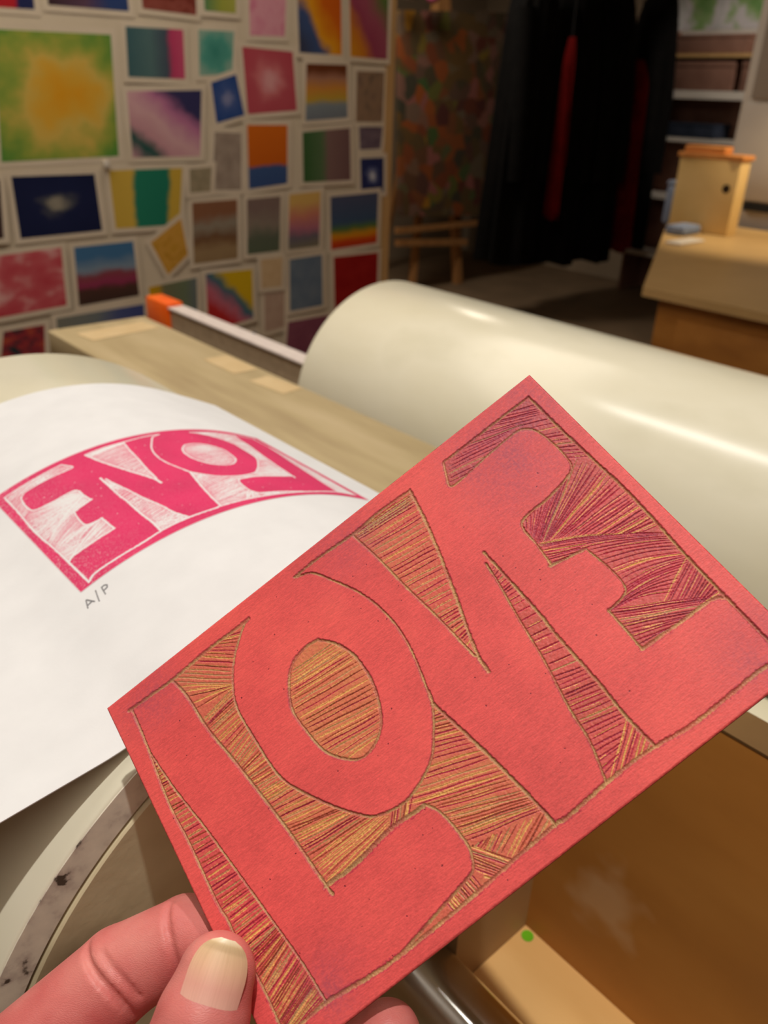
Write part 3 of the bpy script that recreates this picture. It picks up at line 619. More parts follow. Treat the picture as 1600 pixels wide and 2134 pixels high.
for j in range(ntt):
    for i in (0, ns):
        a = i*(ntt+1)+j
        f.append((a, N1+a, N1+a+1, a+1) if i == 0 else (a, a+1, N1+a+1, N1+a))
mesh_obj('sheet', v, f, M_paper, sheet, smooth=40)

# the print: ink wherever the block still stands, mirrored left to right
PNU, PNV = 600, 400
iu = np.linspace(0, NU, PNU+1).astype(int); iv = np.linspace(0, NV, PNV+1).astype(int)
g = groove[iv][:, iu]; rr = inreg[iv][:, iu]; r1 = rough[iv][:, iu]; r2 = rough2[iv][:, iu]; cl = broad[iv][:, iu]
ink = 1 - np.clip(g*1.7, 0, 1)
ridge = np.clip((0.75-g)*2.2, 0, 1)*np.clip((cl*0.6+r1*0.6-0.22)*2.0, 0, 0.75)
ink = np.where(rr, ridge, ink)
eu = np.minimum.reduce([UU, BW-UU, VV, BH-VV])[iv][:, iu]
ink *= np.clip(eu/0.5+0.2*r1, 0, 1)
mott = np.clip((r2*0.5+r1*0.5-0.60)*5, 0, 1)*np.clip((UU[iv][:, iu]-110)/40, 0, 1)*0.45
ink = np.clip(ink*(1-mott)*(0.93+0.1*r2), 0, 1)[..., None]
PK = np.array(lin((208, 44, 96)), np.float32)*(0.92+0.16*cl[..., None]); PW = np.array(lin((220, 219, 219)), np.float32)
pc = PW*(1-ink)+PK*ink
pc = np.concatenate([pc, np.ones(pc.shape[:2]+(1,))], -1).reshape(-1, 4).astype(np.float32)
S_L, T_N = -0.0686, 0.2675
sv = S_L+(BW-np.linspace(0, BW, PNU+1))/1000
xz = np.array([bend(s, 0.00045) for s in sv])
tv = T_N+(BH-np.linspace(0, BH, PNV+1))/1000
PX = np.zeros((PNV+1, PNU+1, 3), np.float32)
PX[..., 0] = xz[:, 0][None, :]; PX[..., 2] = xz[:, 1][None, :]; PX[..., 1] = tv[:, None]
pid = np.arange((PNU+1)*(PNV+1)).reshape(PNV+1, PNU+1)
pq = np.stack([pid[:-1, :-1], pid[:-1, 1:], pid[1:, 1:], pid[1:, :-1]], -1).reshape(-1, 4)
m, nt, b = new_mat('pink_ink_print')
at = node(nt, 'ShaderNodeAttribute', attribute_name='ink'); nt.links.new(at.outputs['Color'], b.inputs['Base Color'])
b.inputs['Roughness'].default_value = 0.75; b.inputs['Specular IOR Level'].default_value = 0.15
po = fast_mesh('printed_image', PX.reshape(-1, 3), pq, m, None, pc, 'ink')
po.parent = sheet; po.matrix_parent_inverse = Matrix.Translation(-sheet.location)
po['label'] = 'mirrored pink LOVE print'

# pencilled A/P under the corner of the print
def pencil(strokes, s0, t0, sc, rot):
    v = []; f = []
    for st_ in strokes:
        q = []
        for (a, b) in st_:
            q.append((s0+sc*(a*math.cos(rot)-b*math.sin(rot)), t0+sc*(a*math.sin(rot)+b*math.cos(rot))))
        for i in range(len(q)-1):
            (a, b), (c, d) = q[i], q[i+1]
            L = math.hypot(c-a, d-b); nx, ny = -(d-b)/L*0.00024, (c-a)/L*0.00024
            k = len(v)
            for off in (0.0004, 0.0006):
                for s_, t_ in ((a-nx, b-ny), (c-nx, d-ny), (c+nx, d+ny), (a+nx, b+ny)):
                    x, z = bend(s_, off); v.append((x, t_, z))
            f += [(k+4,k+5,k+6,k+7),(k,k+1,k+5,k+4),(k+1,k+2,k+6,k+5),(k+2,k+3,k+7,k+6),(k+3,k,k+4,k+7)]
    return mesh_obj('pencil_note', v, f, M_pencil, sheet)
A_ = [[(0,0),(.35,.95),(.42,1.0),(.75,.1)],[(.15,.32),(.62,.36)]]
SL = [[(1.0,-.25),(1.45,1.2)]]
P_ = [[(1.75,-.05),(1.95,1.0)],[(1.9,1.0),(2.25,1.02),(2.4,.8),(2.25,.55),(1.85,.48)]]
pencil(A_+SL+P_, -0.0705, 0.2570, 0.0046, 0.05)

# ------------------------------------------------------------------ the hand: one continuous surface grown from tapered rounded bones
def cap(P, a, b, ra, rb):
    a = np.array(a, np.float32); b = np.array(b, np.float32); d = b-a; L2 = float(d@d)+1e-12
    t = np.clip((P-a)@d/L2, 0, 1)
    return np.linalg.norm(P-(a+t[..., None]*d), axis=-1) - (ra+(rb-ra)*t)

def surface_nets(F, org, hgrid):
    s = F < 0
    nx, ny, nz = F.shape
    acc = np.zeros((nx-1, ny-1, nz-1, 3), np.float32); cnt = np.zeros((nx-1, ny-1, nz-1), np.float32)
    def sl(dx, dy, dz): return (slice(dx, nx-1+dx), slice(dy, ny-1+dy), slice(dz, nz-1+dz))
    cor = [(0,0,0),(1,0,0),(0,1,0),(1,1,0),(0,0,1),(1,0,1),(0,1,1),(1,1,1)]
    for a in cor:
        for ax in range(3):
            if a[ax]: continue
            b = list(a); b[ax] = 1
            fa = F[sl(*a)]; fb = F[sl(*b)]
            m = (fa < 0) != (fb < 0)
            t = np.where(m, fa/np.where(m, fa-fb, 1), 0)
            for k in range(3):
                acc[..., k] += np.where(m, a[k] + (t if k == ax else 0), 0)
            cnt += m
    act = cnt > 0
    idx = -np.ones(act.shape, np.int64); idx[act] = np.arange(act.sum())
    ijk = np.argwhere(act)
    V = (acc[act]/cnt[act][:, None] + ijk)*hgrid + org
    Q = []
    for ax in range(3):
        a = [slice(1, n-1) for n in F.shape]; b = list(a)
        a[ax] = slice(0, F.shape[ax]-1); b[ax] = slice(1, F.shape[ax])
        sa = s[tuple(a)]; sb = s[tuple(b)]
        e = np.argwhere(sa != sb); flip = sa[sa != sb]
        off = np.array([1, 1, 1]); off[ax] = 0
        e = e + off
        o1, o2 = [k for k in range(3) if k != ax]
        def cell(d1, d2):
            c = e.copy(); c[:, o1] += d1; c[:, o2] += d2
            return idx[c[:, 0], c[:, 1], c[:, 2]]
        q = np.stack([cell(-1, -1), cell(0, -1), cell(0, 0), cell(-1, 0)], 1)
        fl = flip if ax != 1 else ~flip
        q[~fl] = q[~fl][:, ::-1]
        Q.append(q)
    return V.astype(np.float32), np.concatenate(Q)

mm = 0.001
# (from, to, radius, radius, blend)
TH = [(0.0502, 0.1061, 1.2725), (0.0443, 0.1026, 1.2673), (0.0372, 0.0991, 1.2600), (0.0110, 0.0900, 1.2360), (-0.0130, 0.0860, 1.2010)]
IX = [(0.0671, 0.1112, 1.2596), (0.0545, 0.1307, 1.2544), (0.0388, 0.1382, 1.2456), (0.0020, 0.1450, 1.2218)]
MD = [(0.0767, 0.0771, 1.2575), (0.0660, 0.0827, 1.2464), (0.0530, 0.1000, 1.2300), (0.0080, 0.1210, 1.2020)]
RG = [(0.0690, 0.0640, 1.2380), (0.0610, 0.0720, 1.2270), (0.0430, 0.0900, 1.2080), (0.0040, 0.1070, 1.1840)]
PK_ = [(0.0520, 0.0560, 1.2130), (0.0460, 0.0640, 1.2040), (0.0310, 0.0780, 1.1890), (-0.0020, 0.0920, 1.1680)]
WR = (-0.0480, 0.0550, 1.1450)
bones = []
def chain(pts, rad, k=2.5):
    for i in range(len(pts)-1): bones.append((pts[i], pts[i+1], rad[i]*mm, rad[i+1]*mm, k*mm))
chain(TH, [8.7, 10.3, 11.2, 13.5, 15.5], 0.8)
chain(IX, [7.6, 9.9, 11.6, 14.2], 0.8)
chain(MD, [7.6, 8.8, 10.2, 12.0], 2.2)
chain(RG, [7.2, 8.2, 9.6, 11.5], 2.2)
chain(PK_, [6.4, 7.2, 8.4, 10.5], 2.2)
for q, r in ((IX[3], 12), (MD[3], 12.5), (RG[3], 12), (PK_[3], 11.5), (TH[4], 15)):
    bones.append((q, WR, r*mm, 19*mm, 9*mm))
bones.append((IX[3], PK_[3], 12*mm, 11*mm, 8*mm)); bones.append((TH[4], MD[3], 14*mm, 12*mm, 8*mm))
bones.append((TH[3], IX[3], 9*mm, 9*mm, 9*mm))
bones.append((WR, (-0.16, -0.05, 1.03), 20*mm, 27*mm, 12*mm)); bones.append(((-0.16, -0.05, 1.03), (-0.26, -0.16, 0.93), 27*mm, 36*mm, 12*mm))
def hand_field(lo, hi, hg):
    n = np.ceil((hi-lo)/hg).astype(int)+1
    F = np.full(n, 0.05, np.float32)
    ax = [lo[i]+np.arange(n[i], dtype=np.float32)*hg for i in range(3)]
    for a, b, ra, rb, k in bones:
        pad = max(ra, rb)+0.02
        w0 = np.minimum(a, b)-pad; w1 = np.maximum(a, b)+pad
        i0 = np.clip(np.floor((w0-lo)/hg).astype(int), 0, n); i1 = np.clip(np.ceil((w1-lo)/hg).astype(int)+1, 0, n)
        if np.any(i1 <= i0): continue
        s = tuple(slice(i0[i], i1[i]) for i in range(3))
        P = np.stack(np.meshgrid(ax[0][s[0]], ax[1][s[1]], ax[2][s[2]], indexing='ij'), -1)
        d = cap(P, a, b, ra, rb); f = F[s]
        hh = np.clip(0.5+0.5*(f-d)/k, 0, 1)
        F[s] = f*(1-hh)+d*hh - k*hh*(1-hh)
    return F, ax
def cut(F, ax, lo, hg, a, b, r, k):
    """press a crease into the skin"""
    n = F.shape; pad = r+0.006
    i0 = np.clip(np.floor((np.minimum(a, b)-pad-lo)/hg).astype(int), 0, n); i1 = np.clip(np.ceil((np.maximum(a, b)+pad-lo)/hg).astype(int)+1, 0, n)
    if np.any(i1 <= i0): return
    s = tuple(slice(i0[i], i1[i]) for i in range(3))
    P = np.stack(np.meshgrid(ax[0][s[0]], ax[1][s[1]], ax[2][s[2]], indexing='ij'), -1)
    d = -cap(P, a, b, r, r); f = F[s]
    hh = np.clip(0.5-0.5*(f-d)/k, 0, 1)
    F[s] = f*(1-hh)+d*hh + k*hh*(1-hh)
HG = 0.0008
lo = np.array([-0.100, 0.005, 1.075], np.float32); hi = np.array([0.100, 0.165, 1.292], np.float32)
F, AX = hand_field(lo, hi, HG)

def crease(p_bone, axis, r_bone, toward, span, r, k, depth, tilt=0.0):
    """a fold line pressed into the skin, fading out at both ends"""
    axis = Vector(axis).normalized(); t = Vector(toward); t = (t-axis*t.dot(axis)).normalized(); b = axis.cross(t)
    pr = None; N = 22
    for i in range(N+1):
        q = -1 + 2*i/N; a = span*q
        fade = max(0.0, 1-abs(q)**3)
        rr = r*(0.55+0.45*fade)
        p = Vector(p_bone) + (t*math.cos(a)+b*math.sin(a))*(r_bone + rr - 2*r*depth*fade) + axis*(tilt*q + 0.0012*math.sin(2.2*a+0.6))
        if pr is not None: cut(F, AX, lo, HG, np.array(pr), np.array(p), rr, k)
        pr = p
eye = Vector((0, 0, 1.45))
def fold(pa, pb, pc, rb, span=1.25, shift=0.0, **kw):
    ax_ = (Vector(pa)-Vector(pc)).normalized(); crease(Vector(pb)+ax_*shift, ax_, rb*mm, eye-Vector(pb), span, **kw)
fold(IX[1], IX[2], IX[3], 11.6, r=0.85*mm, k=0.9*mm, depth=0.62)
fold(IX[1], IX[2], IX[3], 11.3, span=0.7, shift=0.0040, r=0.6*mm, k=0.8*mm, depth=0.25)
fold(IX[0], IX[1], IX[2], 9.9, span=1.0, r=0.7*mm, k=0.9*mm, depth=0.45)
V, Q = surface_nets(F, lo, HG)
ctr = np.array([0, 0, 0])
hand = empty('hand', tuple((-0.02, 0.09, 1.16)))
tag(hand, 'bare hand gripping the lower left corner of the red carved block, thumb in front', 'hand')

def skin_material():
    m, nt, b = new_mat('skin')
    tc = node(nt, 'ShaderNodeTexCoord')
    n = node(nt, 'ShaderNodeTexNoise'); n.inputs['Scale'].default_value = 55; n.inputs['Detail'].default_value = 5
    nt.links.new(tc.outputs['Object'], n.inputs['Vector'])
    r = ramp(nt, n.outputs['Fac'], [(0.30, (194, 92, 90)), (0.5, (210, 118, 112)), (0.72, (216, 138, 128))])
    nt.links.new(r.outputs[0], b.inputs['Base Color'])
    n2 = node(nt, 'ShaderNodeTexNoise'); n2.inputs['Scale'].default_value = 1500; n2.inputs['Detail'].default_value = 4
    nt.links.new(tc.outputs['Object'], n2.inputs['Vector'])
    w = node(nt, 'ShaderNodeTexWave'); w.inputs['Scale'].default_value = 700; w.inputs['Distortion'].default_value = 14
    w.inputs['Detail'].default_value = 2; w.bands_direction = 'DIAGONAL'
    nt.links.new(tc.outputs['Object'], w.inputs['Vector'])
    ad = node(nt, 'ShaderNodeMath', operation='ADD'); nt.links.new(n2.outputs['Fac'], ad.inputs[0]); nt.links.new(w.outputs['Fac'], ad.inputs[1])
    bp = node(nt, 'ShaderNodeBump'); bp.inputs['Strength'].default_value = 0.22; bp.inputs['Distance'].default_value = 0.00014
    nt.links.new(ad.outputs[0], bp.inputs['Height']); nt.links.new(bp.outputs[0], b.inputs['Normal'])
    b.inputs['Roughness'].default_value = 0.48; b.inputs['Specular IOR Level'].default_value = 0.4
    b.inputs['Subsurface Weight'].default_value = 0.25
    b.inputs['Subsurface Radius'].default_value = (0.0035, 0.0012, 0.0007); b.inputs['Subsurface Scale'].default_value = 1.0
    return m
M_skin = skin_material()
ho = fast_mesh('body', V, Q, M_skin, None)
ho.parent = hand; ho.matrix_parent_inverse = Matrix.Translation(-hand.location)

# thumbnail: a curved plate lying on the front of the thumb tip
tip = Vector(TH[0]); j1 = Vector(TH[1])
la = (tip-j1).normalized()
nn = (eye-tip); nn = (nn-la*nn.dot(la)).normalized()
NAIL_TURN = 0.02
nn = (Matrix.Rotation(NAIL_TURN, 3, la) @ nn).normalized()
sa = la.cross(nn).normalized()
v = []; f = []
na, nl = 20, 26
NC = j1.lerp(tip, 0.75) + la*0.0005
for lay in (0, 1):
    for i in range(nl+1):
        y = -1+2*i/nl
        hl = 0.0096
        wid = 0.0064*(1-0.10*(y < 0)*y*y)*(1 - max(0.0, abs(y)-0.45)**2.2*1.9)**0.5 if abs(y) < 1.17 else 0
        wid = 0.0069*math.sqrt(max(0.0, 1-max(0.0, (abs(y)-0.12)/0.90)**2.3))
        for k in range(na+1):
            x = -1+2*k/na
            a = x*wid/0.0094
            R_ = 0.0094
            rad = 0.0098 - 0.0011*max(0, y)**2 + (0.00035 if y > 0.8 else 0)
            p = NC + la*(y*hl) + sa*(R_*math.sin(a)*1.02) + nn*(rad - R_*(1-math.cos(a))*0.92) - nn*(0.0007*lay + 0.0003*abs(x)**3)
            v.append(p)
m1 = (na+1)*(nl+1)
for i in range(nl):
    for k in range(na):
        a = i*(na+1)+k; b = a+na+1
        f.append((a, a+1, b+1, b)); f.append((m1+a, m1+b, m1+b+1, m1+a+1))
def nail_material():
    m, nt, b = new_mat('nail')
    tc = node(nt, 'ShaderNodeTexCoord'); uvn = tc.outputs['UV']
    sp = node(nt, 'ShaderNodeSeparateXYZ'); nt.links.new(uvn, sp.inputs[0])
    r = ramp(nt, sp.outputs['Y'], [(0.0, (240, 206, 190)), (0.14, (236, 186, 168)), (0.50, (232, 170, 152)), (0.72, (232, 186, 152)), (0.94, (222, 190, 146)), (1.0, (246, 230, 196))])
    n = node(nt, 'ShaderNodeTexNoise'); n.inputs['Scale'].default_value = 5
    mp = node(nt, 'ShaderNodeMapping'); mp.inputs['Scale'].default_value = (7, 0.4, 1); nt.links.new(uvn, mp.inputs[0]); nt.links.new(mp.outputs[0], n.inputs['Vector'])
    mx = node(nt, 'ShaderNodeMix', data_type='RGBA', blend_type='MULTIPLY'); mx.inputs['Factor'].default_value = 0.25
    nt.links.new(r.outputs[0], mx.inputs['A'])
    r2 = ramp(nt, n.outputs['Fac'], [(0.3, (215, 208, 200)), (0.7, (255, 255, 255))]); nt.links.new(r2.outputs[0], mx.inputs['B'])
    nt.links.new(mx.outputs['Result'], b.inputs['Base Color'])
    bp = node(nt, 'ShaderNodeBump'); bp.inputs['Strength'].default_value = 0.1; bp.inputs['Distance'].default_value = 0.0004
    nt.links.new(n.outputs['Fac'], bp.inputs['Height']); nt.links.new(bp.outputs[0], b.inputs['Normal'])
    b.inputs['Roughness'].default_value = 0.32; b.inputs['Specular IOR Level'].default_value = 0.5
    return m
no = mesh_obj('thumbnail', v, f, nail_material(), hand, smooth=180)
uvl = no.data.uv_layers.new(name='UVMap')
for lp in no.data.loops:
    q = lp.vertex_index % m1
    uvl.data[lp.index].uv = ((q % (na+1))/na, (q//(na+1))/nl)

M_sleeve = noise_mat('grey_knit', [(0.3, (70, 70, 76)), (0.7, (92, 92, 98))], 60, 4, 0.9, spec=0.1)
tube('sleeve', [(-0.084, 0.021, 1.108), (-0.16, -0.05, 1.03), (-0.28, -0.18, 0.90)], [0.029, 0.034, 0.046], M_sleeve, hand, 32)

# ------------------------------------------------------------------ prints on the partition
WALL_PRINTS = [
 ('large green print with a yellow and orange centre', [(0.94, 1.573), (1.298, 1.579), (1.28, 1.227), (0.898, 1.218)]),
 ('red and navy print cut off at the upper left corner', [(0.926, 1.745), (1.077, 1.761), (1.068, 1.63), (0.91, 1.628)]),
 ('dark purple and blue print above the large green print', [(1.113, 1.788), (1.367, 1.809), (1.367, 1.647), (1.111, 1.645)]),
 ('dark red print above the teal and magenta one', [(1.413, 1.796), (1.616, 1.81), (1.608, 1.653), (1.415, 1.658)]),
 ('lime green print at the top above the small teal print', [(1.642, 1.806), (1.767, 1.816), (1.762, 1.669), (1.64, 1.669)]),
 ('teal print with a magenta right edge', [(1.349, 1.605), (1.553, 1.608), (1.547, 1.463), (1.341, 1.463)]),
 ('pink abstract print with dark teal and navy corners', [(1.33, 1.421), (1.607, 1.431), (1.584, 1.221), (1.327, 1.222)]),
 ('small pale teal print left of the rose flower print', [(1.613, 1.612), (1.752, 1.615), (1.736, 1.483), (1.605, 1.475)]),
 ('pale pink print above the rose flower print', [(1.82, 1.838), (1.985, 1.852), (1.965, 1.612), (1.817, 1.607)]),
 ('rose print with a white flower of thin petals', [(1.781, 1.571), (1.998, 1.565), (2.013, 1.372), (1.793, 1.357)]),
 ('small tilted blue print below the pale teal one', [(1.647, 1.455), (1.75, 1.484), (1.778, 1.354), (1.66, 1.327)]),
 ('blue print with an orange and yellow slope', [(2.019, 1.83), (2.221, 1.843), (2.228, 1.565), (2.028, 1.564)]),
 ('yellow print with purple and green patches by the partition edge', [(2.26, 1.839), (2.458, 1.85), (2.46, 1.56), (2.271, 1.562)]),
 ('striped landscape print in brown yellow and grey blue', [(2.058, 1.53), (2.252, 1.533), (2.259, 1.349), (2.05, 1.336)]),
 ('grey brown upright print near the partition edge', [(2.306, 1.514), (2.452, 1.516), (2.447, 1.323), (2.304, 1.331)]),
 ('small mauve grey print above the navy star print', [(2.32, 1.316), (2.45, 1.316), (2.44, 1.232), (2.327, 1.23)]),
 ('print of orange above a blue band', [(1.787, 1.322), (1.967, 1.322), (1.96, 1.115), (1.783, 1.102)]),
 ('half green and half mauve print', [(2.036, 1.297), (2.272, 1.312), (2.28, 1.116), (2.037, 1.116)]),
 ('small navy print with a white star shape', [(2.328, 1.197), (2.457, 1.198), (2.462, 1.061), (2.336, 1.061)]),
 ('pale grey upright print left of the orange and blue one', [(1.648, 1.299), (1.759, 1.295), (1.747, 1.102), (1.624, 1.106)]),
 ('pale olive grey print tucked under the pink abstract', [(1.536, 1.18), (1.626, 1.184), (1.615, 1.103), (1.532, 1.1)]),
 ('navy print with pale grey figures', [(0.918, 1.176), (1.186, 1.175), (1.189, 0.996), (0.915, 0.991)]),
 ('yellow print with a teal middle stripe', [(1.237, 1.184), (1.51, 1.184), (1.48, 0.995), (1.238, 0.999)]),
 ('ochre diamond print hung at a slant', [(1.361, 0.942), (1.488, 1.016), (1.505, 0.888), (1.417, 0.824)]),
 ('pinkish red print with pale figures at the left edge', [(0.756, 0.942), (1.039, 0.954), (1.029, 0.764), (0.748, 0.75)]),
 ('print of a dark red hill under a blue sky', [(1.082, 0.95), (1.294, 0.953), (1.296, 0.764), (1.071, 0.755)]),
 ('dark print with red flowers low on the left', [(0.808, 0.706), (0.943, 0.71), (0.927, 0.596), (0.782, 0.61)]),
 ('wide grey blue print just above the wooden plank', [(0.986, 0.725), (1.309, 0.732), (1.304, 0.639), (0.979, 0.65)]),
 ('green grey print with a yellow corner behind the orange cap', [(1.336, 0.788), (1.534, 0.801), (1.526, 0.662), (1.336, 0.67)]),
 ('brown landscape print with pale clouds', [(1.537, 1.067), (1.728, 1.069), (1.717, 0.854), (1.526, 0.851)]),
 ('grey green print with a dark tangled figure', [(1.77, 1.067), (1.925, 1.071), (1.913, 0.865), (1.761, 0.864)]),
 ('yellow to rose print with purple lower half', [(1.966, 1.074), (2.12, 1.08), (2.111, 0.867), (1.955, 0.865)]),
 ('slate blue print with a rainbow stripe along the bottom', [(2.169, 1.056), (2.429, 1.062), (2.428, 0.854), (2.174, 0.846)]),
 ('four colour print of pink yellow red and teal', [(1.57, 0.811), (1.778, 0.807), (1.774, 0.614), (1.566, 0.59)]),
 ('small plain beige print', [(1.82, 0.84), (1.924, 0.84), (1.915, 0.726), (1.819, 0.728)]),
 ('small pale mauve beige print above the steel bar', [(1.832, 0.703), (1.931, 0.705), (1.926, 0.555), (1.829, 0.546)]),
 ('faded blue print left of the red one', [(1.959, 0.827), (2.126, 0.831), (2.129, 0.619), (1.957, 0.616)]),
 ('plain deep red print partly behind the cream drum', [(2.187, 0.815), (2.438, 0.812), (2.438, 0.568), (2.195, 0.579)]),
 ('plum print partly behind the cream drum', [(1.944, 0.573), (2.156, 0.574), (2.16, 0.39), (1.921, 0.39)]),
 ('blue print half hidden below the steel bar', [(1.535, 0.576), (1.783, 0.557), (1.786, 0.383), (1.537, 0.41)]),
 ('ochre print half hidden below the steel bar', [(1.81, 0.389), (1.958, 0.383), (1.954, 0.219), (1.811, 0.239)]),
 ('dark print cut off at the left edge beside the navy one', [(0.759, 1.165), (0.879, 1.169), (0.861, 0.998), (0.745, 0.993)]),
]


def print_mat(name, spec):
    kind = spec[0]
    m, nt, b = new_mat(name)
    tc = node(nt, 'ShaderNodeTexCoord')
    n = node(nt, 'ShaderNodeTexNoise'); n.inputs['Scale'].default_value = 3.2; n.inputs['Detail'].default_value = 5
    off = node(nt, 'ShaderNodeMapping'); off.inputs['Location'].default_value = (random.uniform(0, 50), random.uniform(0, 50), 0)
    nt.links.new(tc.outputs['UV'], off.inputs[0]); nt.links.new(off.outputs[0], n.inputs['Vector'])
    sp = node(nt, 'ShaderNodeSeparateXYZ'); nt.links.new(tc.outputs['UV'], sp.inputs[0])
    if kind == 'noise':
        src = n.outputs['Fac']; st = spec[1]
        stops = [(0.34+0.32*i/max(1, len(st)-1), c) for i, c in enumerate(st)]
        r = ramp(nt, src, stops)
    elif kind in ('h', 'v'):
        ma = node(nt, 'ShaderNodeMath', operation='MULTIPLY_ADD'); ma.inputs[1].default_value = spec[2] if len(spec) > 2 else 0.12
        nt.links.new(n.outputs['Fac'], ma.inputs[0]); nt.links.new(sp.outputs['Y' if kind == 'h' else 'X'], ma.inputs[2])
        r = ramp(nt, ma.outputs[0], spec[1])
    elif kind == 'd':      # diagonal
        ad = node(nt, 'ShaderNodeMath', operation='ADD'); nt.links.new(sp.outputs['X'], ad.inputs[0]); nt.links.new(sp.outputs['Y'], ad.inputs[1])
        ma = node(nt, 'ShaderNodeMath', operation='MULTIPLY_ADD'); ma.inputs[1].default_value = 0.25
        hv = node(nt, 'ShaderNodeMath', operation='MULTIPLY'); hv.inputs[1].default_value = 0.5
        nt.links.new(ad.outputs[0], hv.inputs[0]); nt.links.new(n.outputs['Fac'], ma.inputs[0]); nt.links.new(hv.outputs[0], ma.inputs[2])
        r = ramp(nt, ma.outputs[0], spec[1])
    else:                  # 'r' radial, optionally flattened
        mp = node(nt, 'ShaderNodeMapping'); mp.inputs['Location'].default_value = (-0.5, -0.5, 0)
        nt.links.new(tc.outputs['UV'], mp.inputs[0])
        vl = node(nt, 'ShaderNodeVectorMath', operation='LENGTH'); nt.links.new(mp.outputs[0], vl.inputs[0])
        ma = node(nt, 'ShaderNodeMath', operation='MULTIPLY_ADD'); ma.inputs[1].default_value = spec[2] if len(spec) > 2 else 0.5
        nt.links.new(n.outputs['Fac'], ma.inputs[0]); nt.links.new(vl.outputs['Value'], ma.inputs[2])
        r = ramp(nt, ma.outputs[0], spec[1])
    nt.links.new(r.outputs[0], b.inputs['Base Color'])
    b.inputs['Roughness'].default_value = 0.8; b.inputs['Specular IOR Level'].default_value = 0.1
    return m

